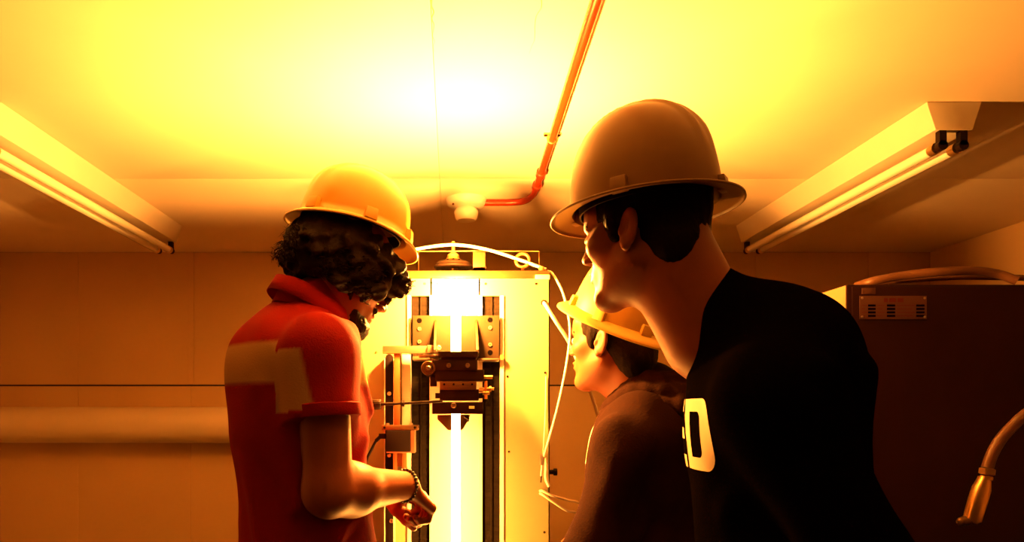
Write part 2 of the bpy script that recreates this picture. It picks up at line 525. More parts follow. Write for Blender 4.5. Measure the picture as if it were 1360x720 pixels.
# big bracket plate with two gussets
YB_ = YP - .022
bp = build('bracket_plate', MB().box(X(548, YB_), X(663, YB_), YB_, YB_ + .016, Z(478, YB_), Z(419, YB_)), M['bracket'], mc, bevel=.001)
bolts('plate_hole', [P(px, py, YB_) for px, py in ((557, 426), (651, 425), (651, 468.5))], M['hole'], bp, .0068, .0006, socket=False, n=18)
bolts('plate_bolt', [P(px, py, YB_) for px, py in ((557, 437), (557, 454), (651, 435.5), (651, 458))], M['alu'], bp, .0052, .004, n=14)
for px, d in ((577, 3.2), (634, -3.2)):
    xa, xb = X(px, YB_), X(px, YB_) + d * k_
    build('gusset', MB().prism([(YB_, Z(425, YB_)), (YB_, Z(472, YB_)), (YB_ - .11, Z(472, YB_)), (YB_ - .11, Z(469, YB_))], 'x', xa, xb), M['bracket'], mc, bevel=.0008)
build('stage_shelf', MB().box(X(577, YB_), X(634, YB_), YB_ - .115, YB_, Z(476, YB_), Z(471, YB_)), M['bracket'], mc, bevel=.001)
# stage blocks below the bracket, from top to bottom (front at YS)
YS = 1.775
stg = build('stage_block', bx(582, 635, 466.5, 474, YS - .01, YS + .09).box(X(585, YS), X(632, YS), YS + .0, YS + .085, Z(480, YS), Z(473, YS)), M['darksteel'], mc, bevel=.0012)
s2 = build('stage_block', bx(574, 634, 478, 492, YS - .004, YS + .085), M['darksteel'], mc, bevel=.0015)
bolts('stage_bolt', [P(596, 485.5, YS - .004), P(621, 485.5, YS - .004)], M['alu'], s2, .0058, .005, n=16)
s3 = build('stage_block', bx(578, 643, 491, 506, YS + .002, YS + .08).box(X(571, YS), X(580, YS), YS + .01, YS + .03, Z(513, YS), Z(500, YS)), M['darksteel'], mc, bevel=.0015)
s4 = build('stage_strip', bx(584, 633, 506.5, 518, YS - .002, YS + .07), M['steel'], mc, bevel=.001)
bolts('strip_hole', [P(px, 510.5, YS - .002) for px in (590, 602.5, 615, 627)], M['hole'], s4, .0026, .0006, socket=False)
build('stage_block', bx(584, 636, 517, 532, YS + .004, YS + .075), M['darksteel'], mc, bevel=.001)
build('stage_block', bx(578, 642, 522, 529, YS + .02, YS + .06), M['darksteel'], mc, bevel=.001)
s6 = build('stage_base', bx(574, 642, 534, 550, YS - .006, YS + .085), M['darksteel'], mc, bevel=.0012)
bolts('base_bolt', [P(602.5, 538.5, YS - .006)], M['alu'], s6, .0068, .004, n=16)
build('hinge_pin', MB().cyl(P(623, 541, YS - .008), P(630, 541, YS - .008), .003, 10), M['brass'], s6)
# round feed knob at the left of the stage
kn = P(569, 489, YS - .002)
kb = build('feed_dial', MB().lathe([(0, -.02), (.018, -.02), (.018, 0), (.0165, .003), (.012, .003), (.011, .0005), (.008, .0005), (.0075, .006), (0, .006)], kn, (0, -1, 0), 28), M['steel'], mc)
bolts('dial_bolt', [kn + Vector((0, -.006, 0))], M['alu'], kb, .0055, .004)
build('dial_arm', bx(566, 586, 480, 500, YS + .014, YS + .03), M['darksteel'], mc, bevel=.001)
# fittings at the right of the stage
f0 = MB()
for (a, b, r) in (((640, 501), (654, 501), .0045), ((636, 516.5), (656, 516.5), .0035), ((641, 522), (650, 522), .005), ((645, 506), (645, 530), .0042), ((632, 519), (642, 519), .004)):
    f0.cyl(P(*a, YS + .02), P(*b, YS + .02), r, 12)
f0.lathe([(.0035, 0), (.007, .001), (.007, .006), (.0035, .007)], P(649, 516.5, YS + .02), (1, 0, 0), 6)
build('hose_fitting', f0, M['brass'], mc)
build('side_lip', bx(636, 663, 476, 479, YS + .06, YS + .11), M['alu'], mc, bevel=.0006)
build('clamp_nut', MB().lathe([(0, 0), (.008, 0), (.008, .007), (0, .007)], P(666, 475, YB_ + .01), (0, -1, 0), 6), M['brass'], mc)
# outlet funnel under the stage: two cheeks and a small latch
YU = YS + .02
for poly in ([(581, 551), (600, 551), (600, 571.5), (595, 571.5), (581, 557)], [(625, 551), (611, 551), (611, 571.5), (614, 571.5), (622, 558)]):
    build('funnel_cheek', MB().prism([(X(a, YU), Z(b, YU)) for a, b in poly], 'y', YU, YU + .05), M['steel'], mc, bevel=.0008)
build('funnel_latch', MB().cyl(P(617, 553, YU - .004), P(623, 557, YU - .004), .003, 10).cyl(P(621, 551, YU - .004), P(622, 560, YU - .004), .0022, 8), M['darksteel'], mc)
# the glowing tube, above and below the stage
XG, YG = X(605.5, 1.805), 1.805
zt_ = Z(373, YG)
g1 = build('glowing_tube', MB().cyl((XG, YG, Z(468, YG)), (XG, YG, zt_ - .024), .0125, 12), M['glow'], mc)
g3 = build('hot_zone', MB().lathe([(.0125, -.024), (.024, -.018), (.026, -.012), (.022, -.004), (.012, 0), (0.002, 0)], (XG, YG, zt_), (0, 0, 1), 12), M['hot'], mc)
g3['label'] = 'brightest upper end of the glowing tube'
g1['label'] = 'upper glowing white tube'
g2 = build('glowing_tube', MB().cyl((XG, YG, .12), (XG, YG, Z(548, YG)), .0115, 12), M['glow'], mc)
g2['label'] = 'lower glowing white tube'
build('tube_socket', MB().cyl((XG, YG, .06), (XG, YG, .13), .025, 16).box(XG - .03, XG + .03, YG - .03, YP + .05, .0, .07), M['darksteel'], mc)

# left linear actuator on the left panel
YA = YP - .03
ra = MB()
pts = [(X(512, YA), zb), (X(522, YA), zb), (X(522, YA), Z(475, YA))]
pts += [(X(517, YA) + X(605, YA) * 0 + 5 * YA / F * math.cos(a), Z(475, YA) + 5 * YA / F * math.sin(a)) for a in np.linspace(.2, math.pi - .2, 7)]
pts += [(X(512, YA), Z(475, YA))]
ra.prism(pts, 'y', YA, YA + .026)
rl = build('linear_rail', ra, M['black'], mc, bevel=.0006)
for a, b in ((510.2, 511.6), (522.4, 524)):
    build('rail_edge', MB().box(X(a, YA), X(b, YA), YA - .001, YA + .029, zb, Z(476, YA)), M['panel'], rl)
bolts('rail_bolt', [P(517, 523, YA), P(520, 692, YA), P(517, 605, YA)], M['alu'], rl, .0055, .004, n=16)
build('vertical_bar', bx(523, 531, 469, 567, YA - .045, YA - .037), M['copper'], mc, bevel=.0006)
build('vertical_bar', bx(534, 545, 471, 640, YA - .01, YA + .025), M['panel'], mc, bevel=.0006)
build('vertical_bar', bx(527, 533, 470, 505, YA - .02, YA - .01), M['steel'], mc, bevel=.0006)
bm_ = build('cross_beam', bx(508, 580, 459.5, 469.5, YA - .05, YA - .03).box(X(568, YA - .03), X(580, YA - .03), YA - .03, YS + .09, Z(469, YA - .03), Z(459.5, YA - .03)), M['alu'], mc, bevel=.001)
build('beam_plate', bx(548, 582, 473.5, 478, YA - .06, YA - .01), M['alu'], mc, bevel=.0006)
build('beam_plate', MB().box(X(556, YS), X(583, YS), YS, YS + .04, Z(474, YS), Z(471, YS)), M['alu'], mc, bevel=.0006)
bolts('beam_bolt', [P(583, 462, YA - .06)], M['screw'], bm_, .006, .004)
cb = build('motor_mount', bx(507, 555, 565, 571.5, YA - .065, YA + .0), M['steel'], mc, bevel=.0008)
bolts('mount_bolt', [P(px, 568, YA - .065) for px in (510.5, 551)], M['hole'], cb, .0032, .001, socket=False)
bolts('mount_pin', [P(px, 565, YA - .03) for px in (515, 546)], M['screw'], cb, .0045, .006, (0, 0, 1), False)
mo = build('stepper_motor', bx(513, 545, 572, 600, YA - .07, YA - .01), M['black'], mc, bevel=.002)
build('motor_cap', bx(545.5, 551, 572, 600, YA - .068, YA - .012).box(X(513, YA - .07), X(551, YA - .07), YA - .068, YA - .012, Z(602, YA - .07), Z(600, YA - .07)), M['alu'], mo, bevel=.0008)
bolts('motor_bolt', [P(px, 601, YA - .06) for px in (516, 549)], M['hole'], mo, .003, .005, (0, 0, -1), False)
build('motor_bracket', bx(522, 527, 602, 640, YA - .03, YA).box(X(527, YA - .03), X(534, YA - .03), YA - .02, YA - .015, Z(620, YA - .03), Z(602, YA - .03)).box(X(534, YA - .03), X(540, YA - .03), YA - .03, YA - .01, Z(625, YA - .03), Z(602, YA - .03)), M['copper'], mc, bevel=.0006)
build('motor_plug', bx(503, 513, 576, 583, YA - .05, YA - .035).cyl(P(499, 586, YA - .045), P(505, 580, YA - .045), .005, 10), M['black'], mo, bevel=.001)
build('motor_cable', MB().tube([P(506, 580, YA - .045), P(500, 585, YA - .045), P(494, 596, YA - .04), P(486, 615, YA - .03), P(482, 650, YA - .01)], .0035, 10, 6), M['black'], mo)
# adjusting screw with knurled knob
kb0, kb1 = P(494, 537.5, YS - .02), P(506, 537, YS - .02)
m = MB()
n = 36
m.rings([[kb0 + (kb1 - kb0) * tt + Vector((0, math.cos(2 * math.pi * i / n), math.sin(2 * math.pi * i / n))) * (.0118 + (.0008 if i % 2 else 0)) * sc_ for i in range(n)] for tt, sc_ in ((0, .88), (.1, 1), (.9, 1), (1, .88))])
ak = build('adjusting_knob', m, M['darksteel'], mc)
build('adjusting_screw', MB().cyl(kb1, P(524, 536.5, YS - .02), .0042, 12).cyl(P(524, 536.5, YS - .02), P(588, 533, YS - .02), .0034, 12).lathe([(.003, 0), (.008, .001), (.008, .007), (.003, .008)], P(533, 536, YS - .02), (1, 0, 0), 6), M['darksteel'], mc)

# ---------------------------------------------------------------- cables and hoses beside the machine
tag(build('cable', MB().tube([P(535, 338, YT - .04), P(550, 331.5, YT - .05), P(600, 325, YT - .06), P(645, 331, YT - .05), P(690, 345, YT - .05), P(712, 353, YT - .06), P(725, 358, YP + .03)], .0042, 12, 8), M['cable']),
    'pale hose arching over the top of the machine through an eye ring', 'hose')
tag(build('cable', MB().tube([P(722, 402, YP + .003), P(727, 409, YP - .015), P(740, 430, YP - .01), P(757, 457, YP + .02), P(775, 500, YP + .06), P(792, 545, YP + .12), P(815, 640, YP + .2), (0.50, 2.2, .5), (0.52, 2.25, .005)], .0050, 12, 8), M['cable']),
    'thick pale cable slanting from a hole in the right panel behind the boy', 'cable')
build('hole_grommet', MB().torus(P(722, 402, YP - .001), (0, 1, 0), .006, .002, 16, 8), M['darksteel'], mc)
tag(build('cable', MB().tube([P(727, 360, YP + .02), P(734, 364, YP + .015), P(746, 385, YP + .01), P(753, 410, YP + .0), P(757, 440, YP - .01), P(753, 480, YP - .02), P(742, 535, YP - .03), P(730, 580, YP - .03), P(722, 606, YP - .02)], .0032, 10, 8), M['cable']),
    'thin pale cable hanging in a bow from the top right corner of the machine', 'cable')
tag(build('wire', MB().tube([P(725, 500, YP - .004), P(724, 550, YP - .006), P(722, 590, YP - .012), P(721, 606, YP - .016)], .0012, 6, 6), M['cable']),
    'fine upright wire on the right panel above the small plug', 'wire')
pg = thing('cable_plug', P(720, 640, YP - .015), 'small metal cable plug hanging at the right edge of the machine', 'plug')
build('plug_body', bx(717.5, 723, 604, 618, YP - .022, YP - .010).cyl(P(720, 618, YP - .016), P(719, 632, YP - .016), .004, 10), M['screw'], pg, bevel=.001)
build('plug_tip', MB().cyl(P(719, 632, YP - .016), P(718.5, 641, YP - .016), .0022, 8), M['darksteel'], pg)
build('plug_lead', MB().tube([P(724, 608, YP - .016), P(725, 622, YP - .02), P(725, 636, YP - .02), P(729, 646, YP - .016)], .0042, 10, 6), M['cable'], pg)
for (y1, y2, lab) in ((659, 664, 'upper of two pale tubes leaving the right panel low down'), (667, 678, 'lower of two pale tubes leaving the right panel low down')):
    tag(build('air_tube', MB().tube([P(717, 652 if y1 < 660 else 655.5, YP + .002), P(721, 652.5 if y1 < 660 else 657.5, YP - .008), P(735, y1, YP + .0), P(752, y2, YP + .03), P(775, y2 + 10, YP + .1), P(800, y2 + 60, YP + .2)], .0034, 10, 6), M['cable']), lab, 'tube')
sk = build('side_knob', MB().lathe([(0, 0), (.006, 0), (.006, .012), (.0095, .013), (.0095, .022), (0, .022)], P(728, 627, YP + .03) + Vector((.002, 0, 0)), (1, 0, 0), 18), M['black'], mc)

# ---------------------------------------------------------------- dark cabinet at the right
YC = 1.90
XC0 = X(1125, YC)
ZC = Z(378, YC)
cbn = thing('equipment_cabinet', (XC0 + .3, YC + .3, 0), 'large dark equipment cabinet with a small name plate, at the right', 'cabinet')
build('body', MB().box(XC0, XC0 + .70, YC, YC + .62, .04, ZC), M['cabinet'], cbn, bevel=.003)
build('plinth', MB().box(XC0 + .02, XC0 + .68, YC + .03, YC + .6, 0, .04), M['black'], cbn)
build('side_panel', MB().box(XC0 - .003, XC0, YC + .002, YC + .618, .05, ZC - .002), M['cabside_lit'], cbn, bevel=.001)['label'] = 'cabinet side with its light painted on'  # added thin sheet, coloured paler to paint in the light on this side
dpl = build('door', MB().box(XC0 + .012, XC0 + .688, YC - .004, YC, .08, Z(381, YC)), M['cabinet'], cbn, bevel=.001)
npx = build('name_plate', bx(1142, 1231, 393, 424, YC - .0065, YC - .004), M['plate'], cbn, bevel=.0004)
build('name_plate', bx(1145, 1163, 382.5, 390.5, YC - .0065, YC - .004), M['plate'], cbn, bevel=.0004)
ink, ink2 = MB(), MB()
for r_ in range(4):
    y = 404.5 + 4.6 * r_
    for a, b in ((1153, 1163), (1178, 1189), (1217, 1228)):
        bx(a, b, y, y + 2.6, YC - .0069, YC - .0063, ink)
    for a, b in ((1165, 1175), (1191, 1215), (1145, 1152)):
        bx(a, b + (r_ % 2) * -3, y + .8, y + 1.7, YC - .0069, YC - .0063, ink2)
for a, b in ((1174, 1179), (1181, 1190), (1192, 1200)):
    bx(a, b, 396, 401.5, YC - .0069, YC - .0063, ink2)
build('printed_rows', ink, M['hole'], npx)['kind'] = 'stuff'
build('printed_lines', ink2, M['platered'], npx)['kind'] = 'stuff'
bolts('rivet', [P(px, py, YC - .0065) for px, py in ((1145, 396), (1228, 396), (1145, 421), (1228, 421))], M['alu'], npx, .003, .002, socket=False)
# hoses lying on top of the cabinet
YH = YC + .06
tag(build('hose', MB().tube([P(1138, 380, YH + .1), P(1160, 373.5, YH + .05), P(1200, 366, YH + .03), P(1250, 361, YH), P(1295, 360, YH), P(1325, 364, YH), P(1351, 373, YH - .02)], .0120, 14, 8), M['hose']),
    'brown hose humped over the top of the dark cabinet', 'hose')
tag(build('hose', MB().tube([P(1150, 376.5, YH + .16), P(1200, 372, YH + .13), P(1260, 368.5, YH + .12), P(1310, 368, YH + .12), P(1420, 371, YH + .13)], .0085, 12, 8), M['hose']),
    'thinner hose lying straight behind the humped one on the cabinet', 'hose')
# spray handle hanging on its hose at the lower right
YQ = 1.55
gun = thing('hose_nozzle', P(1296, 700, YQ), 'brass hose nozzle with a hexagonal nut, hanging before the dark cabinet', 'nozzle')
build('hose', MB().tube([P(1311, 622, YQ), P(1317, 605, YQ), P(1328, 585, YQ), P(1345, 566, YQ), P(1370, 545, YQ), P(1440, 505, YQ + .05), (1.75, 1.85, 1.45), (2.1, 2.0, 1.5), (XR, 2.1, 1.5)], .0115, 14, 8), M['hose'], gun)
a, b = P(1309, 640, YQ), P(1312, 620, YQ)
ax = (b - a)
build('hex_nut', MB().lathe([(.012, 0), (.016, .002), (.016, .013), (.012, .015)], a + ax * .45, ax, 6).lathe([(.010, 0), (.0125, .002), (.0125, .008), (.010, .010)], a + ax * .1, ax, 16), M['brass'], gun)
a2, b2 = P(1290, 694, YQ), P(1308, 634, YQ)
axd = (b2 - a2).normalized()
lat = axd.cross(Vector((0, 1, 0))).normalized()
m = MB()
sec = []
for tt, w_, d_ in ((0, .010, .008), (.06, .0165, .013), (.5, .0175, .014), (.75, .0165, .014), (.92, .012, .012), (1, .011, .011)):
    c = a2 + (b2 - a2) * tt
    sec.append([c + lat * (w_ * math.copysign(abs(math.cos(q)) ** .6, math.cos(q))) + Vector((0, 1, 0)) * (d_ * math.copysign(abs(math.sin(q)) ** .6, math.sin(q))) for q in np.linspace(0, 2 * math.pi, 17)[:-1]])
m.rings(sec)
build('handle_body', m, M['brass'], gun)
build('handle_button', MB().cyl(P(1288, 690, YQ), P(1277, 693, YQ), .010, 14).ball(P(1277, 693, YQ), .010), M['steel'], gun)


# ---------------------------------------------------------------- implicit modelling for people
def cap(a, b, ra, rb=None, k=.02, mode='u', cut=None):
    """rounded cone; cut=(point, normal) keeps the side against the normal"""
    a, b = np.array(a, float), np.array(b, float)
    rb = ra if rb is None else rb
    ba = b - a
    L2 = max(float(ba @ ba), 1e-12)

    def f(x, y, z):
        dx, dy, dz = x - a[0], y - a[1], z - a[2]
        t = np.clip((dx * ba[0] + dy * ba[1] + dz * ba[2]) / L2, 0, 1)
        d = np.sqrt((dx - t * ba[0]) ** 2 + (dy - t * ba[1]) ** 2 + (dz - t * ba[2]) ** 2) - (ra + (rb - ra) * t)
        if cut is not None:
            q, n = cut
            d = np.maximum(d, (x - q[0]) * n[0] + (y - q[1]) * n[1] + (z - q[2]) * n[2])
        return d
    r = max(ra, rb)
    return (f, np.minimum(a, b) - r, np.maximum(a, b) + r, k, mode)


def ell(c, r, k=.02, mode='u', rot=None):
    c, r = np.array(c, float), np.array(r, float)
    Rm = np.eye(3) if rot is None else np.array(rot, float)

    def f(x, y, z):
        dx, dy, dz = x - c[0], y - c[1], z - c[2]
        p = [(Rm[0, i] * dx + Rm[1, i] * dy + Rm[2, i] * dz) for i in range(3)]
        k0 = np.sqrt((p[0] / r[0]) ** 2 + (p[1] / r[1]) ** 2 + (p[2] / r[2]) ** 2)
        k1 = np.sqrt((p[0] / r[0] ** 2) ** 2 + (p[1] / r[1] ** 2) ** 2 + (p[2] / r[2] ** 2) ** 2)
        return k0 * (k0 - 1) / np.maximum(k1, 1e-6)
    e = np.abs(Rm) @ r
    return (f, c - e, c + e, k, mode)


def plane(q, n, k=.004):
    """cut away everything on the side of the normal"""
    def f(x, y, z):
        return -((x - q[0]) * n[0] + (y - q[1]) * n[1] + (z - q[2]) * n[2])
    return (f, None, None, k, 's')


def sdf_arrays(ops, h, zfine=None, hz=None, noise=None):
    lo = np.min([o[1] for o in ops if o[1] is not None and o[4] == 'u'], axis=0) - .02
    hi = np.max([o[2] for o in ops if o[2] is not None and o[4] == 'u'], axis=0) + .02
    xs = np.arange(lo[0], hi[0] + h, h)
    ys = np.arange(lo[1], hi[1] + h, h)
    if zfine is None:
        zs = np.arange(lo[2], hi[2] + h, h)
    else:
        zs = np.concatenate([np.arange(lo[2], zfine, hz), np.arange(max(zfine, lo[2]), hi[2] + h, h)])
    xs, ys, zs = (q.astype(np.float32) for q in (xs, ys, zs))
    D = np.full((len(xs), len(ys), len(zs)), 0.5, np.float32)
    for f, a, b, k, mode in ops:
        if a is None:
            sl = (slice(None),) * 3
        else:
            mg = k + .012
            sl = tuple(slice(int(np.searchsorted(q, a[i] - mg)), int(np.searchsorted(q, b[i] + mg))) for i, q in enumerate((xs, ys, zs)))
        X_, Y_, Z_ = xs[sl[0]][:, None, None], ys[sl[1]][None, :, None], zs[sl[2]][None, None, :]
        sub = D[sl]
        if sub.size == 0:
            continue
        d = f(X_, Y_, Z_).astype(np.float32)
        if mode == 'u':
            hh = np.clip(.5 + .5 * (sub - d) / k, 0, 1)
            D[sl] = sub * (1 - hh) + d * hh - k * hh * (1 - hh)
        else:
            d = -d
            hh = np.clip(.5 - .5 * (sub - d) / k, 0, 1)
            D[sl] = sub * (1 - hh) + d * hh + k * hh * (1 - hh)
    if noise is not None:
        D += noise(xs[:, None, None], ys[None, :, None], zs[None, None, :]).astype(np.float32)
    return D, xs, ys, zs


def surface(ops, h=.004, zfine=None, hz=None, noise=None):
    D, xs, ys, zs = sdf_arrays(ops, h, zfine, hz, noise)
    S = D < 0
    c = np.zeros(tuple(n - 1 for n in D.shape), np.uint8)
    cs = [(i, j, k) for i in (0, 1) for j in (0, 1) for k in (0, 1)]
    nx, ny, nz = c.shape
    for i, j, k in cs:
        c += S[i:i + nx, j:j + ny, k:k + nz]
    I, J, K = np.nonzero((c > 0) & (c < 8))
    del c
    idx = np.full((nx, ny, nz), -1, np.int32)
    idx[I, J, K] = np.arange(len(I))
    V = {q: D[I + q[0], J + q[1], K + q[2]] for q in cs}
    pos = {q: np.stack([xs[I + q[0]], ys[J + q[1]], zs[K + q[2]]], 1) for q in cs}
    acc = np.zeros((len(I), 3))
    cnt = np.zeros(len(I))
    for q in cs:
        for axx in range(3):
            if q[axx] == 0:
                p = list(q)
                p[axx] = 1
                p = tuple(p)
                va, vb = V[q], V[p]
                mk = (va < 0) != (vb < 0)
                t = np.where(mk, va / np.where(mk, va - vb, 1), 0)[:, None]
                acc += np.where(mk[:, None], pos[q] + (pos[p] - pos[q]) * t, 0)
                cnt += mk
    verts = acc / cnt[:, None]
    quads = []
    for axx in range(3):
        A = [slice(None)] * 3
        B = [slice(None)] * 3
        A[axx], B[axx] = slice(0, -1), slice(1, None)
        s0, s1 = S[tuple(A)], S[tuple(B)]
        E = np.argwhere(s0 != s1)
        o1, o2 = [q for q in range(3) if q != axx]
        lim = [nx, ny, nz]
        E = E[(E[:, o1] > 0) & (E[:, o2] > 0) & (E[:, o1] < lim[o1]) & (E[:, o2] < lim[o2])]
        flip = s0[tuple(E.T)]
        d1, d2 = np.eye(3, dtype=int)[o1], np.eye(3, dtype=int)[o2]
        q = np.stack([idx[tuple((E - d1 - d2).T)], idx[tuple((E - d2).T)], idx[tuple(E.T)], idx[tuple((E - d1).T)]], 1)
        if axx == 1:
            flip = ~flip
        q[~flip] = q[~flip][:, ::-1]
        quads.append(q)
    quads = np.concatenate(quads)
    quads = quads[(quads >= 0).all(1)]
    return verts, quads


def build_np(name, verts, quads, material, parent, attrs=None):
    org = np.array(ORIG[parent.name]) if parent is not None else np.zeros(3)
    me = bpy.data.meshes.new(name)
    v = (verts - org).astype(np.float32)
    me.vertices.add(len(v))
    me.vertices.foreach_set('co', v.ravel())
    me.loops.add(quads.size)
    me.loops.foreach_set('vertex_index', quads.astype(np.int32).ravel())
    me.polygons.add(len(quads))
    me.polygons.foreach_set('loop_start', np.arange(0, quads.size, 4, dtype=np.int32))
    me.polygons.foreach_set('use_smooth', np.ones(len(quads), bool))
    me.update(calc_edges=True)
    me.validate()
    for an, av in (attrs or {}).items():
        at = me.attributes.new(an, 'FLOAT', 'POINT')
        at.data.foreach_set('value', av.astype(np.float32))
    return link(name, me, material, parent)


class Frame:
    """local frame: x forward, y left, z up"""
    def __init__(s, origin, yaw, pitch=0, roll=0):
        s.o = Vector(origin)
        s.m = Matrix.Rotation(R(yaw), 3, 'Z') @ Matrix.Rotation(R(pitch), 3, 'Y') @ Matrix.Rotation(R(roll), 3, 'X')

    def __call__(s, x, y, z):
        return tuple(s.o + s.m @ Vector((x, y, z)))

    def rot(s, extra=None):
        m = s.m if extra is None else s.m @ extra
        return np.array([list(r) for r in m])

    def m4(s):
        m = s.m.to_4x4()
        m.translation = s.o
        return m


def head_ops(H, chin=1.0):
    r = H.rot()
    o = [ell(H(-.012, 0, .036), (.097, .077, .090), .02, rot=r),
         ell(H(.028, 0, -.030), (.060, .058, .082), .03, rot=r),
         cap(H(-.004, .052, -.050), H(.066, .012, -.098), .017, .015, .03),
         cap(H(-.004, -.052, -.050), H(.066, -.012, -.098), .017, .015, .03),
         cap(H(.072, -.008, -.100), H(.072, .008, -.100), .016, .016, .018),
         cap(H(.082, -.030, .018), H(.082, .030, .018), .010, .010, .018),
         ell(H(.068, 0, .045), (.028, .055, .030), .02, rot=r),
         ell(H(.058, .044, -.018), (.024, .022, .020), .02, rot=r),
         ell(H(.058, -.044, -.018), (.024, .022, .020), .02, rot=r),
         ell(H(.072, 0, -.058), (.022, .030, .024), .015, rot=r)]
    for s in (1, -1):
        o.append(ell(H(.099, .031 * s, .001), (.016, .016, .010), .012, 's', rot=r))
    o += [cap(H(.090, 0, .010), H(.108, 0, -.024), .0065, .0095, .010),
          ell(H(.100, .011, -.029), (.010, .007, .0065), .006, rot=r),
          ell(H(.100, -.011, -.029), (.010, .007, .0065), .006, rot=r),
          ell(H(.091, 0, -.0540), (.010, .022, .0055), .004, rot=r),
          ell(H(.089, 0, -.0655), (.010, .020, .0065), .004, rot=r),
          cap(H(.102, -.022, -.0595), H(.102, .022, -.0595), .0035, .0035, .003, 's')]
    for s in (1, -1):
        o.append(ell(H(.078, .031 * s, .000), (.0125, .0135, .0115), .003, rot=r))      # lids
        e = Matrix.Rotation(R(-22 * s), 3, 'Z') @ Matrix.Rotation(R(-12), 3, 'Y')
        er = H.rot(e)
        o.append(ell(H(-.012, .080 * s, -.006), (.020, .0065, .032), .006, rot=er))
        o.append(ell(H(-.006, .0860 * s, -.001), (.0115, .0058, .019), .003, 's', rot=er))
        o.append(ell(H(.004, .0775 * s, -.008), (.004, .004, .007), .004, rot=er))
        o.append(cap(H(.000, .077 * s, -.026), H(-.004, .080 * s, -.035), .006, .006, .006))
    return o


def hand_ops(Wp, u, n, s_, curl=(62, 75, 45), spread=0.0, scale=1.0):
    """Wp wrist, u pointing along the hand, n the back of the hand, s_ towards the thumb"""
    Wp, u, n, s_ = Vector(Wp), Vector(u).normalized(), Vector(n), Vector(s_)
    n = (n - u * n.dot(u)).normalized()
    sd = u.cross(n)
    if sd.dot(s_) < 0:
        sd = -sd
    o = []
    lens = ((.041, .025, .021), (.045, .029, .022), (.042, .027, .021), (.033, .021, .019))
    for i, ln in enumerate(lens):
        off = (.030, .010, -.010, -.028)[i] * scale
        fw = (.086, .089, .084, .076)[i] * scale
        kn_ = Wp + u * fw + sd * off
        o.append(cap(Wp + u * .008 + sd * off * .5, kn_ - n * .004, .0155 * scale, .0115 * scale, .012))
        p, ang = kn_, 0
        for j in range(3):
            ang += curl[j] + (i - 1) * 3 * (j == 0)
            d = u * math.cos(R(ang)) - n * math.sin(R(ang)) + sd * spread * (off / .03)
            q = p + d * ln[j] * scale
            r0 = (.0098, .0088, .0080)[j] * scale * (.88 if i == 3 else 1)
            o.append(cap(p, q, r0, r0 * .92, .0035))
            p = q
    b0 = Wp + u * .022 * scale + sd * .024 * scale - n * .012
    b1 = b0 + (u * .55 + sd * .55 - n * .45).normalized() * .042 * scale
    b2 = b1 + (u * .85 + sd * .02 - n * .55).normalized() * .033 * scale
    b3 = b2 + (u * .75 - sd * .35 - n * .5).normalized() * .026 * scale
    o += [cap(b0, b1, .0165 * scale, .0125 * scale, .012), cap(b1, b2, .0118 * scale, .0105 * scale, .005), cap(b2, b3, .0102 * scale, .0088 * scale, .005)]
    return o


def limbs(sh, el, wr, r=(.052, .043, .047, .030)):
    """bare arm"""
    m = tuple(Vector(el).lerp(Vector(wr), .28))
    return [cap(sh, el, r[0], r[1], .03), cap(el, m, r[1], r[2], .03), cap(m, wr, r[2], r[3], .03)]


def leg_ops(Fm, grow, flare):
    o = []
    for s in (1, -1):
        hip, knee, ank = Fm(0, .09 * s, .90), Fm(.03, .10 * s, .50), Fm(-.01, .11 * s, .09)
        o += [cap(hip, knee, .080 + grow, .056 + grow, .03), cap(knee, ank, .055 + grow, .038 + grow + flare, .03)]
    o.append(ell(Fm(0, 0, .93), (.11 + grow, .155 + grow, .12 + grow), .04, rot=Fm.rot()))
    return o


def foot_ops(Fm, s):
    return [cap(Fm(-.04, .11 * s, .055), Fm(.12, .13 * s, .040), .045, .036, .02), cap(Fm(.12, .13 * s, .040), Fm(.18, .135 * s, .036), .038, .030, .02),
            plane(Fm(0, 0, .004), (0, 0, -1))]


def fold_noise(ax, freq, amp, seed):
    r0 = np.random.default_rng(seed)
    dirs = r0.normal(size=(7, 3))
    dirs[:, 2] *= .55
    ph = r0.uniform(0, 6.28, 7)
    fr = freq * r0.uniform(.55, 1.5, 7)

    def f(x, y, z):
        v = 0
        for d_, p, q in zip(dirs, ph, fr):
            v = v + np.sin((x * d_[0] + y * d_[1] + z * d_[2]) * q + p)
        return v * amp / 3.0
    return f


def finish_person(name, loc, label):
    return thing(name, loc, label, 'person')


def eyes(H, par):
    for s in (1, -1):
        build('eye', MB().ball(H(.0835, .031 * s, .000), .0095, 12, 8), M['eye'], par)
        build('eyebrow', MB().tube([H(.089, .016 * s, .021), H(.091, .030 * s, .025), H(.080, .046 * s, .021)], lambda t: .0042 * (1 - .5 * t), 8, 4), M['hairshort'], par)


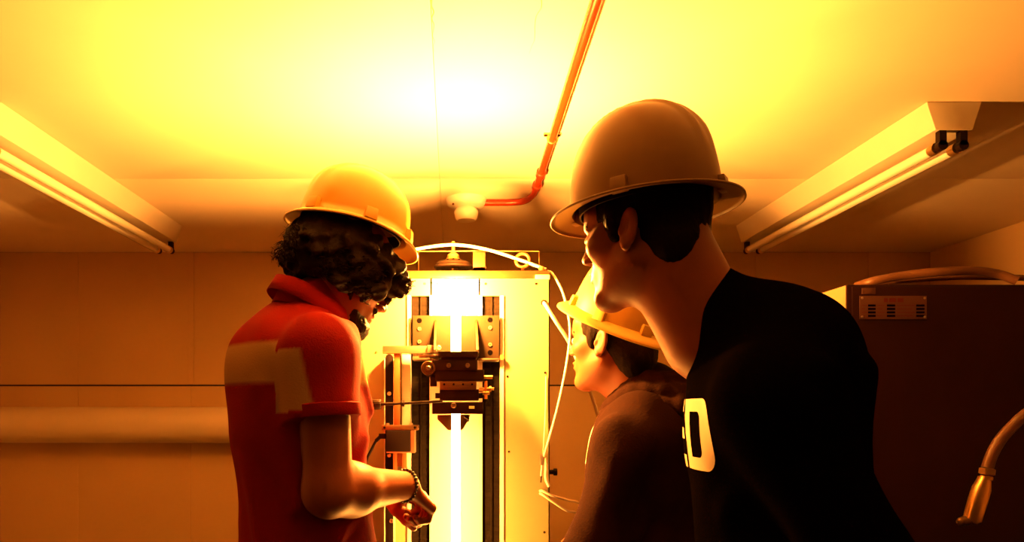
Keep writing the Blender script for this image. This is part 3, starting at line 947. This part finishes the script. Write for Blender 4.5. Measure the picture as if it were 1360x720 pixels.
# ---------------------------------------------------------------- hard hats
def hard_hat(name, Hf, label, material, front, back, side, slope, a=.125, b=.106, hgt=.150, slots=(), group='hard hats', ribs=3, droop=0.0):
    """Hf: frame with its origin in the middle of the brim; x towards the peak"""
    t = thing(name, Hf.o, label, 'hard hat', group)
    N, Tn = 72, 22
    m = MB()
    rings = []
    for i in range(Tn + 1):
        th = math.pi / 2 * (1 - i / Tn)
        s_ = math.cos(th) ** .82 if i > 0 else 0.0008
        z = hgt * (math.sin(th) ** .86 if i < Tn else 0)
        ring = []
        for k in range(N):
            p = 2 * math.pi * k / N
            x, y = a * math.cos(p) * s_, b * math.sin(p) * s_
            rz = 0
            fade = min(1, max(0, (z / hgt - .30) / .35))
            for j in range(ribs):
                c = (j - (ribs - 1) / 2) * .030
                q = abs(y - c) / (.009 if j == (ribs - 1) / 2 else .007)
                rz += (.0055 if j == (ribs - 1) / 2 else .0040) / (1 + q ** 6)
            nrm = Vector((x / a ** 2, y / b ** 2, z / hgt ** 2)).normalized() if z > 0 or s_ > 0 else Vector((0, 0, 1))
            v = Vector((x, y, z)) + nrm * rz * fade
            ring.append(v)
        rings.append(ring)

    def width(p):
        c = math.cos(p)
        return side + (front - side) * max(0, c) ** 1.6 + (back - side) * max(0, -c) ** 1.6
    for f_ in (.12, .4, .75, 1.0):
        ring = []
        for k in range(N):
            p = 2 * math.pi * k / N
            wv = width(p) * f_
            x, y = (a + wv) * math.cos(p), (b + wv) * math.sin(p)
            z = -wv * math.tan(R(slope)) * (.55 + .45 * f_) - droop * max(0, math.cos(p)) ** 2 * f_ * f_ * .02
            ring.append(Vector((x, y, z)))
        rings.append(ring)
    # rolled lip
    ring = []
    for v in rings[-1]:
        ring.append(Vector((v.x * 1.004, v.y * 1.004, v.z - .004)))
    rings.append(ring)
    vs = [Hf.m4() @ v for r in rings for v in r]
    fs = []
    for i in range(len(rings) - 1):
        for k in range(N):
            l = (k + 1) % N
            fs.append((i * N + k, i * N + l, (i + 1) * N + l, (i + 1) * N + k))
    m.add(vs, fs)
    sh = build('shell', m, material, t, angle=70)
    so = sh.modifiers.new('thickness', 'SOLIDIFY')
    so.thickness = .003
    so.offset = -1
    # the band of the suspension inside
    hb = MB()
    ra_, rb_ = [], []
    n = 40
    q = []
    for k in range(n):
        p = 2 * math.pi * k / n
        q.append([Hf.m4() @ Vector(((a - .014) * math.cos(p) * sc_, (b - .013) * math.sin(p) * sc_, zz)) for sc_, zz in ((1, -.006), (1.0, .022), (.975, .022), (.975, -.006))])
    hb.rings(q, True)
    build('head_band', hb, M['black'], t)
    # raised slots for accessories
    for p in slots:
        p = R(p)
        x, y = a * math.cos(p), b * math.sin(p)
        nrm = Vector((x / a ** 2, y / b ** 2, 0)).normalized()
        tg = Vector((-nrm.y, nrm.x, 0))
        base = Vector((x, y, 0))
        bb = MB()
        pts = []
        for zz, dn, hw in ((-.004, .012, .0135), (.020, .0085, .0125), (.020, -.008, .0125), (-.004, -.004, .0135)):
            for sg in (-1, 1):
                pts.append(Hf.m4() @ (base + nrm * dn + tg * hw * sg + Vector((0, 0, zz))))
        bb.add(pts, [(0, 1, 3, 2), (2, 3, 5, 4), (4, 5, 7, 6), (6, 7, 1, 0), (0, 2, 4, 6), (1, 7, 5, 3)])
        build('accessory_slot', bb, material, t, bevel=.002)
    return t


# ================================================================ man in the red polo shirt (left)
FA = Frame((-.303, 1.50, 0), 25)
HA = Frame(FA(.086, 0, 1.592), 25, 28)
pa = finish_person('person', FA.o, 'curly haired man in a red polo shirt bowing his head over his hands')
shR, elR, wrR = Vector(FA(-.010, -.165, 1.405)), Vector((-.226, 1.335, 1.150)), Vector((-.098, 1.545, 1.140))
shL, elL, wrL = Vector(FA(-.010, .165, 1.405)), Vector(FA(.07, .235, 1.17)), Vector(FA(.20, .10, 1.12))


def torso(Fm, ch, g, wide=1.0, deep=1.0):
    r = Fm.rot()
    return [ell(Fm(ch[0], 0, 1.27), (.132 * deep + g, .170 * wide + g, .20 + g), .04, rot=r),
            ell(Fm(ch[0] - .025, 0, 1.385), (.110 * deep + g, .160 * wide + g, .115 + g), .05, rot=r),
            ell(Fm(ch[1], 0, 1.07), (.128 * deep + g, .155 * wide + g, .18 + g), .05, rot=r)]


ops = torso(FA, (-.005, .0), -.018)
ops += [cap(shL, shR, .045, .045, .04), cap(FA(-.01, 0, 1.42), HA(-.03, 0, -.05), .064, .054, .035), cap(FA(.02, 0, 1.40), HA(.02, 0, -.075), .045, .040, .03)]
ops += head_ops(HA)
ops += limbs(shR, elR, wrR) + limbs(shL, elL, wrL)
uR = Vector((.50, .60, -.45))
ops += hand_ops(wrR, uR, (.62, -.05, .78), (-.5, .6, -.1), (55, 78, 50))
ops += hand_ops(wrL, FA.m @ Vector((.8, -.4, -.2)), (0, 0, 1), FA.m @ Vector((.2, -1, 0)), (50, 70, 45))
ops += leg_ops(FA, -.012, 0)
for s in (1, -1):
    ops += [cap(FA(-.03, .11 * s, .06), FA(.14, .13 * s, .040), .034, .026, .02)]
v, q = surface(ops, .0034, 1.02, .009)
build_np('body', v, q, M['skin'], pa)
# shirt
def sleeve(sh, el, f, r0, r1):
    e = Vector(sh).lerp(Vector(el), f)
    d = (Vector(el) - Vector(sh)).normalized()
    return cap(sh, tuple(e + d * .05), r0, r1, .035, cut=(tuple(e), tuple(d)))


ops = torso(FA, (-.012, .0), .004, 1.0, 1.02)
ops += [cap(shL, shR, .060, .060, .06), sleeve(shR, elR, .45, .064, .068), sleeve(shL, elL, .48, .064, .070),
        ell(FA(-.005, 0, .93), (.128, .165, .14), .05, rot=FA.rot()), cap(FA(-.015, 0, 1.42), FA(.030, 0, 1.520), .088, .066, .06),
        plane(FA(0, 0, .87), (0, 0, -1))]
# fold ridges over shoulder, underarm and belly
for a, b, r_ in (((.05, -.14, 1.45), (.12, -.06, 1.30), .012), ((-.09, -.11, 1.34), (-.05, -.15, 1.12), .014), ((.07, -.13, 1.10), (.12, -.06, 1.00), .013), ((-.12, -.04, 1.30), (-.10, -.11, 1.0), .012), ((.09, -.10, 1.24), (.02, -.155, 1.05), .012)):
    ops.append(cap(FA(*a), FA(*b), r_, r_ * .6, .035))
ops.append(plane(HA(0, 0, 0.4), tuple(HA.m @ Vector((0, 0, 1)))))
v, q = surface(ops, .0052, noise=fold_noise(None, 34, .0034, 3))
loc = (v - np.array(FA.o)) @ np.array(FA.rot())          # world -> local
d1 = np.array((elR - shR).normalized())
tt = (v - np.array(shR)) @ d1
rad = np.linalg.norm((v - np.array(shR)) - tt[:, None] * d1, axis=1)
onarm = (rad < .086) & (tt > -.005) & (tt < .106) & (loc[:, 1] < -.135)
fwd = ((v - np.array(shR)) @ np.array(FA.m @ Vector((1, 0, 0))))
band = np.clip((loc[:, 2] - 1.348) / .006, 0, 1) * np.clip((1.430 - loc[:, 2]) / .006, 0, 1)
arm_band = np.clip((-.048 + .026 * np.clip(tt / .13, 0, 1) - fwd) / .006, 0, 1)
stripe = np.where(onarm, arm_band, np.where(np.abs(loc[:, 1]) > .155, arm_band * 0, band))
build_np('polo_shirt', v, q, M['redshirt'], pa, {'stripe': stripe})
# sleeve hem band
e = shR.lerp(elR, .445)
d = (elR - shR).normalized()
build('sleeve_hem', MB().lathe([(.064, .003), (.0675, .004), (.0690, .001), (.0690, -.018), (.066, -.020)], e, d, 40), M['redcollar'], pa)
# collar
cm = MB()
Cf = Frame(FA(.020, 0, 1.503), 25, 24)
n = 48
rr = []
for k in range(n + 1):
    p = R(24) + (2 * math.pi - R(48)) * k / n
    c, s_ = math.cos(p), math.sin(p)
    bk = max(0, -c)
    rr.append([Cf(.074 * c - .010, .074 * s_, -.018), Cf(.071 * c - .010, .070 * s_, .014 + .010 * bk), Cf(.071 * c - .012, .070 * s_, .028 + .012 * bk), Cf((.080 + .012 * bk) * c - .010, .080 * s_, .022 + .012 * bk), Cf((.092 + .004 * bk) * c - .010, .092 * s_, -.010 + .010 * bk)])
vs = [p for r in rr for p in r]
fs = [(i * 5 + j, i * 5 + j + 1, (i + 1) * 5 + j + 1, (i + 1) * 5 + j) for i in range(n) for j in range(4)]
cm.add(vs, fs)
co = build('collar', cm, M['redcollar'], pa, angle=80)
so = co.modifiers.new('thickness', 'SOLIDIFY')
so.thickness = .003
# hair: a curly mass under the hat
ops = [ell(HA(-.025, 0, .028), (.116, .094, .085), .03, rot=HA.rot()), ell(HA(-.070, 0, .000), (.060, .086, .066), .03, rot=HA.rot()),
       ell(HA(.062, 0, .050), (.058, .076, .028), .03, rot=HA.rot())]
for s in (1, -1):
    ops.append(ell(HA(.005, .072 * s, -.005), (.070, .026, .050), .02, rot=HA.rot()))
r1 = np.random.default_rng(11)
for i in range(420):
    p = r1.uniform(0, 6.28)
    zz = r1.uniform(-1, .75)
    if i % 3 == 0:
        c = np.array((-.070, 0, .0)) + np.array((.060 * math.sqrt(max(0, 1 - zz * zz)) * math.cos(p), .086 * math.sqrt(max(0, 1 - zz * zz)) * math.sin(p), .064 * zz))
    elif i % 3 == 1:
        sg = 1 if r1.random() < .35 else -1
        c = np.array((.005 + .066 * math.cos(p), sg * (.080 + .012 * r1.random()), -.005 + .046 * math.sin(p)))
    else:
        c = np.array((.070 + .055 * math.cos(p) * r1.random() ** .3, .072 * math.sin(p), .046 + .018 * r1.uniform(-1, .3)))
    if c[0] > .045 and c[2] < .02 and abs(c[1]) < .062:
        continue
    ops.append(ell(HA(*c), (r1.uniform(.007, .014),) * 3, .006))
ops.append(ell(HA(.105, 0, -.045), (.060, .064, .072), .01, 's', rot=HA.rot()))
KA = Frame(Vector(HA(-.012, 0, .072)) + Vector((-.004, 0, .024)), 25, 13, 0)
ops += [ell(HA(.092, 0, .030), (.026, .066, .026), .015, rot=HA.rot()), ell(HA(.098, -.040, .012), (.018, .026, .026), .015, rot=HA.rot())]
for i in range(60):
    ops.append(ell(HA(.096 + r1.uniform(-.012, .020), r1.uniform(-.072, .066), .010 + r1.uniform(-.016, .030)), (r1.uniform(.006, .012),) * 3, .006))
ops.append(plane(KA(0, 0, .002), tuple(KA.m @ Vector((0, 0, 1))), .004))
v, q = surface(ops, .0032, noise=fold_noise(None, 130, .0050, 77))
hr = build_np('curly_hair', v, q, M['hair'], pa)
cu = MB()
for i in range(330):
    k = i % 3
    if k == 0:
        c = Vector((random.uniform(.085, .125), random.uniform(-.07, .05), random.uniform(.028, .046)))
        d0 = Vector((random.uniform(.1, .6), random.uniform(-.3, .3), -1))
    elif k == 1:
        c = Vector((random.uniform(-.07, .06), -random.uniform(.088, .100), random.uniform(-.05, .02)))
        d0 = Vector((random.uniform(-.5, .5), -.3, -1))
    else:
        c = Vector((-random.uniform(.112, .132), random.uniform(-.07, .05), random.uniform(-.05, .015)))
        d0 = Vector((-.7, random.uniform(-.4, .4), random.uniform(-1, .2)))
    d0.normalize()
    e1 = d0.orthogonal().normalized()
    e2 = d0.cross(e1)
    L, rad_, ph = random.uniform(.014, .030), random.uniform(.004, .007), random.uniform(0, 6.28)
    pts = []
    for j in range(12):
        tt = j / 11
        p = c + d0 * L * tt + (e1 * math.cos(ph + tt * 8) + e2 * math.sin(ph + tt * 8)) * rad_
        pts.append(Vector(HA(*p)))
    cu.tube(pts, lambda t: .0012 * (1.15 - t), 5, 1)
cuo = build('loose_curls', cu, M['hair'], hr)
cuo['kind'] = 'stuff'
ops = [ell(HA(.070, 0, -.094), (.033, .042, .030), .02, rot=HA.rot()), cap(HA(.005, .056, -.046), HA(.058, .024, -.096), .016, .024, .02), cap(HA(.005, -.056, -.046), HA(.058, -.024, -.096), .016, .024, .02),
       cap(HA(.090, -.022, -.044), HA(.090, .022, -.044), .006, .006, .006)]
ops.append(ell(HA(.098, 0, -.060), (.018, .024, .012), .006, 's', rot=HA.rot()))
v, q = surface(ops, .003, noise=fold_noise(None, 260, .0012, 9))
build_np('beard', v, q, M['beard'], pa)
eyes(HA, pa)
# bracelet of dark beads
c0 = wrR + (elR - wrR).normalized() * .004
ax = (wrR - elR).normalized() + Vector((.1, 0, -.1))
ax.normalize()
e1 = ax.orthogonal().normalized()
e2 = ax.cross(e1)
br = MB()
for k in range(26):
    p = 2 * math.pi * k / 26
    br.ball(c0 + (e1 * math.cos(p) + e2 * math.sin(p)) * .0335, .0040, 8, 6)
tag(build('bracelet', br, M['bead'], pa), label='dark beaded bracelet', kind='stuff')
v, q = surface(leg_ops(FA, .006, .016) + [ell(FA(0, 0, .96), (.120, .158, .09), .04, rot=FA.rot()), plane(FA(0, 0, .06), (0, 0, -1)), plane(FA(0, 0, 1.0), (0, 0, 1))], .009, noise=fold_noise(None, 40, .002, 5))
build_np('trousers', v, q, M['denim'], pa)
for s in (1, -1):
    v, q = surface(foot_ops(FA, s), .006)
    build_np('shoe', v, q, M['shoe'], pa)
KA = Frame(Vector(HA(-.012, 0, .072)) + Vector((-.004, 0, .024)), 25, 13, 0)
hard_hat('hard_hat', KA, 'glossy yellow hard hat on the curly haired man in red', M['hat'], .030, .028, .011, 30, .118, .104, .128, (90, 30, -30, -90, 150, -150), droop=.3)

# ================================================================ boy in the dark hoodie (middle)
FC = Frame((.462, 1.775, 0), 143)
HC = Frame((.390, 1.765, 1.466), 141, -3)
pcn = finish_person('person', FC.o, 'boy in a dark hoodie seen from behind, looking at the machine')
# the boy is a little shorter: his trunk is the same shape lowered
FCt = Frame((.475, 1.785, -.135), 143)
sL, eL, wL = Vector(FCt(-.02, .165, 1.355)), Vector(FCt(.03, .205, 1.14)), Vector(FCt(.20, .16, 1.02))
sR, eR, wR = Vector(FCt(-.02, -.165, 1.355)), Vector(FCt(.03, -.205, 1.14)), Vector(FCt(.20, -.16, 1.02))
ops = torso(FCt, (0, 0), -.03, .95, .95) + [cap(sL, sR, .04, .04, .04), cap(FCt(-.01, 0, 1.42), HC(-.035, 0, -.05), .060, .052, .035), cap(FCt(.02, 0, 1.43), HC(.015, 0, -.07), .042, .038, .03)]
ops += head_ops(HC)
ops += limbs(sL, eL, wL, (.045, .038, .042, .028)) + limbs(sR, eR, wR, (.045, .038, .042, .028))
for wv, sg in ((wL, -1), (wR, 1)):
    ops += hand_ops(wv, FCt.m @ Vector((.9, -.25 * -sg * -1, -.3)), FCt.m @ Vector((.1, -.6 * sg, .7)), FCt.m @ Vector((.3, sg, .5)), (28, 35, 25))
FCl = Frame((.475, 1.785, -.06), 143)
ops += leg_ops(Frame((.475, 1.785, -.03), 143), -.015, 0)
for s in (1, -1):
    ops += [cap(FCl(-.03, .11 * s, .11), FCl(.13, .13 * s, .092), .034, .026, .02)]
v, q = surface(ops, .0032, 1.28, .008)
build_np('body', v, q, M['skin'], pcn)
r = FCt.rot()
ops = torso(FCt, (-.005, 0), .010, 1.0, 1.0) + [cap(sL, sR, .062, .062, .08), cap(sL, eL, .066, .056, .04), cap(sR, eR, .066, .056, .04),
      cap(eL, wL, .056, .040, .03, cut=(tuple(wL), tuple((wL - eL).normalized()))), cap(eR, wR, .056, .040, .03, cut=(tuple(wR), tuple((wR - eR).normalized()))),
      ell(FCt(0, 0, .96), (.125, .165, .12), .05, rot=r), cap(FCt(-.02, 0, 1.42), FCt(-.015, 0, 1.49), .080, .066, .04)]
for a, b, r_ in (((-.02, .20, 1.40), (.06, .10, 1.20), .012), ((-.10, .10, 1.38), (-.05, .17, 1.15), .012), ((-.03, .22, 1.33), (.03, .25, 1.13), .012)):
    ops.append(cap(FCt(*a), FCt(*b), r_, r_ * .6, .035))
v, q = surface(ops, .0058, noise=fold_noise(None, 30, .0034, 21))
ho = build_np('hoodie', v, q, M['hoodie'], pcn)
# the hood lying round the neck
ops = []
for rad_, zz, rr_, bk in ((.092, 1.475, .026, .030), (.082, 1.505, .020, .040), (.108, 1.440, .022, .028)):
    pts = []
    for k in range(25):
        p = 2 * math.pi * k / 24
        c, s_ = math.cos(p), math.sin(p)
        pts.append(FCt(rad_ * c * (1.0 if c > 0 else 1.05) - .012 - bk * max(0, -c), rad_ * 1.02 * s_, zz - .045 * max(0, c) + .006 * max(0, -c)))
    for k in range(24):
        ops.append(cap(pts[k], pts[k + 1], rr_, rr_, .006 if k else .006))
ops.append(ell(FCt(-.120, 0, 1.435), (.036, .105, .062), .03, rot=r))
v, q = surface(ops, .0045, noise=fold_noise(None, 60, .0022, 8))
build_np('hood', v, q, M['hoodie'], ho)
build('drawstring', MB().tube([FCt(.095, .030, 1.43), FCt(.120, .045, 1.38), FCt(.135, .048, 1.30)], .003, 8, 6), M['cable'], ho)
# short hair
def short_hair(H, par, low=-.055):
    r_ = H.rot()
    o = [ell(H(-.014, 0, .036), (.101, .0805, .094), .01, rot=r_), cap(H(-.062, -.035, -.03), H(-.062, .035, -.03), .036, .036, .03), ell(H(-.066, 0, low), (.034, .048, .045), .03, rot=r_)]
    for s in (1, -1):
        o.append(ell(H(.018, .068 * s, .008), (.015, .011, .030), .008, rot=r_))
    o.append(ell(H(.100, 0, -.015), (.070, .080, .075), .008, 's', rot=r_))
    for s in (1, -1):
        o.append(ell(H(-.012, .088 * s, -.016), (.026, .022, .034), .006, 's', rot=r_))
    vv, qq = surface(o, .0036, noise=fold_noise(None, 420, .0008, 31))
    return build_np('short_hair', vv, qq, M['hairshort'], par)


short_hair(HC, pcn)
eyes(HC, pcn)
FCg = Frame((.475, 1.785, 0), 143)
v, q = surface([cap(FCg(0, .09 * s, .84), FCg(.03, .10 * s, .46), .088, .066, .03) for s in (1, -1)] + [cap(FCg(.03, .10 * s, .46), FCg(-.01, .11 * s, .08), .064, .060, .03) for s in (1, -1)] + [ell(FCg(0, 0, .88), (.120, .160, .10), .04, rot=r), plane(FCg(0, 0, .06), (0, 0, -1)), plane(FCg(0, 0, .93), (0, 0, 1))], .009)
build_np('trousers', v, q, M['denim'], pcn)
for s in (1, -1):
    v, q = surface(foot_ops(FCg, s), .006)
    build_np('shoe', v, q, M['shoe'], pcn)
KC = Frame(HC(-.024, .004, .056), 143, -25, -6)
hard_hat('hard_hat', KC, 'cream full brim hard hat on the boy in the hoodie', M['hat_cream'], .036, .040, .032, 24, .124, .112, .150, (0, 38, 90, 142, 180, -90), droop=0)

# ================================================================ tall man in black (front right)
FB = Frame((.60, 1.16, 0), 168)
HB = Frame((.321, 1.215, 1.594), 140, 3)
pb = finish_person('person', FB.o, 'tall man in a black shirt with pale lettering, leaning in at the front')
FBt = Frame((.560, 1.165, -.015), 168, 2)     # trunk leans forward a little
FBt.o = Vector((.514, 1.17, 1.26)) - FBt.m @ Vector((0, 0, 1.27))
sL, eL, wL = Vector(FBt(.026, .175, 1.322)), Vector(FBt(-.085, .222, 1.05)), Vector(FBt(-.01, .24, .83))
sR, eR, wR = Vector(FBt(.000, -.175, 1.322)), Vector(FBt(-.03, -.235, 1.08)), Vector(FBt(.06, -.23, .84))
nb = Vector(FBt(.085, 0, 1.43))
ops = torso(FBt, (0, 0), -.02, 1, 1) + [cap(sL, sR, .045, .045, .04), cap(nb, HB(-.046, 0, -.030), .074, .064, .04), cap(FBt(.105, 0, 1.43), HB(-.004, 0, -.062), .048, .042, .03)]
ops += head_ops(HB) + limbs(sL, eL, wL) + limbs(sR, eR, wR)
for wv, ev, sg in ((wL, eL, -1), (wR, eR, 1)):
    ops += hand_ops(wv, (wv - ev), FBt.m @ Vector((0, -sg, 0)), FBt.m @ Vector((1, 0, .1)), (20, 28, 20))
FBg = Frame((.60, 1.17, 0), 168)
ops += leg_ops(FBg, -.012, 0)
for s in (1, -1):
    ops += [cap(FBg(-.03, .11 * s, .06), FBg(.14, .13 * s, .040), .034, .026, .02)]
v, q = surface(ops, .0034, 1.36, .008)
build_np('body', v, q, M['skin'], pb)
ops = torso(FBt, (.004, -.005), .006, 1.0, .93) + [cap(sL, sR, .066, .066, .08), cap(sL, eL, .066, .064, .05), cap(sR, eR, .068, .062, .05),
      cap(eL, tuple(eL.lerp(wL, 1)), .062, .046, .03, cut=(tuple(wL), tuple((wL - eL).normalized()))), cap(eR, wR, .062, .046, .03, cut=(tuple(wR), tuple((wR - eR).normalized()))),
      ell(FBt(-.02, 0, .96), (.130, .172, .12), .05, rot=FBt.rot()), cap(FBt(-.02, 0, 1.37), FBt(.090, 0, 1.474), .090, .076, .05)]
for a, b, r_ in (((-.02, .22, 1.36), (.08, .10, 1.16), .012), ((-.10, .12, 1.36), (-.06, .18, 1.12), .013)):
    ops.append(cap(FBt(*a), FBt(*b), r_, r_ * .6, .035))
v, q = surface(ops, .0055, noise=fold_noise(None, 28, .0024, 41))
build_np('shirt', v, q, M['blackshirt'], pb)
bvh = BVHTree.FromPolygons([Vector(p) for p in v], [tuple(int(i) for i in f) for f in q])


def on_shirt(al, z, lift=.0012):
    """point on the shirt in the direction al (degrees from the chest's front towards his left) at height z"""
    base = Vector(FBt(0, 0, 1.25))
    d = FBt.m @ Vector((math.cos(R(al)), math.sin(R(al)), 0))
    d.z = 0
    d.normalize()
    o = Vector((base.x, base.y, z)) + d * .6
    h = bvh.ray_cast(o, -d)
    return (h[0] + d * lift) if h[0] is not None else o - d * .45


def print_patch(name, poly_rows, lab=None):
    """strips: list of (alpha0, alpha1, z0, z1)"""
    m = MB()
    for a0, a1, z0, z1 in poly_rows:
        na, nz_ = max(2, int(abs(a1 - a0) / 1.5)), max(2, int(abs(z1 - z0) / .006))
        vs = [on_shirt(a0 + (a1 - a0) * i / na, z0 + (z1 - z0) * j / nz_) for i in range(na + 1) for j in range(nz_ + 1)]
        fs = [(i * (nz_ + 1) + j, (i + 1) * (nz_ + 1) + j, (i + 1) * (nz_ + 1) + j + 1, i * (nz_ + 1) + j + 1) for i in range(na) for j in range(nz_)]
        m.add(vs, fs)
    return build(name, m, M['print'], pb)


PZ0, PZ1 = 1.207, 1.318


def rrect(a0, a1, z0, z1, ra, rz, n=6):
    pts = []
    for cx_, cz_, t0 in ((a1 - ra, z1 - rz, 0), (a0 + .3, z1 - .001, 90), (a0 + .3, z0 + .001, 180), (a1 - ra, z0 + rz, 270)):
        q1, q2 = (ra, rz) if t0 in (0, 270) else (.3, .001)
        for k in range(n + 1):
            t = R(t0 + 90 * k / n)
            pts.append((cx_ + q1 * math.cos(t), cz_ + q2 * math.sin(t)))
    return pts


def letter_D(a0, a1):
    """a ring from the outer to the inner outline, laid on the shirt"""
    m = MB()
    def dense(p):
        out = []
        for i in range(len(p)):
            for k in range(4):
                t = k / 4
                q = p[(i + 1) % len(p)]
                out.append((p[i][0] + (q[0] - p[i][0]) * t, p[i][1] + (q[1] - p[i][1]) * t))
        return out
    o_, i_ = dense(rrect(a0, a1, PZ0, PZ1, 9, .026)), dense(rrect(a0 + 13, a1 - 11, PZ0 + .020, PZ1 - .020, 4, .012))
    n, L = len(o_), 6
    vs = [on_shirt(o_[k][0] + (i_[k][0] - o_[k][0]) * j / L, o_[k][1] + (i_[k][1] - o_[k][1]) * j / L) for j in range(L + 1) for k in range(n)]
    m.add(vs, [(j * n + k, j * n + (k + 1) % n, (j + 1) * n + (k + 1) % n, (j + 1) * n + k) for j in range(L) for k in range(n)])
    return build('printed_letter', m, M['print'], pb)


def letter_E(a0, a1):
    st_ = (a1 - a0) * .34
    h = (PZ1 - PZ0)
    return [(a0, a0 + st_, PZ0, PZ1), (a0 + st_, a1, PZ0, PZ0 + .020), (a0 + st_, a1, PZ1 - .020, PZ1), (a0 + st_, a1, PZ0 + h * .5 - .009, PZ0 + h * .5 + .009)]


print_patch('printed_letter', letter_E(-30, 2))
letter_D(9, 50)
short_hair(HB, pb)
eyes(HB, pb)
v, q = surface(leg_ops(FBg, .006, .016) + [ell(FBg(0, 0, .94), (.120, .158, .09), .04, rot=FBg.rot()), plane(FBg(0, 0, .06), (0, 0, -1)), plane(FBg(0, 0, 1.0), (0, 0, 1))], .009)
build_np('trousers', v, q, M['denim'], pb)
for s in (1, -1):
    v, q = surface(foot_ops(FBg, s), .006)
    build_np('shoe', v, q, M['shoe'], pb)
KB = Frame(HB(-.004, 0, .046), 146, 4, 0)
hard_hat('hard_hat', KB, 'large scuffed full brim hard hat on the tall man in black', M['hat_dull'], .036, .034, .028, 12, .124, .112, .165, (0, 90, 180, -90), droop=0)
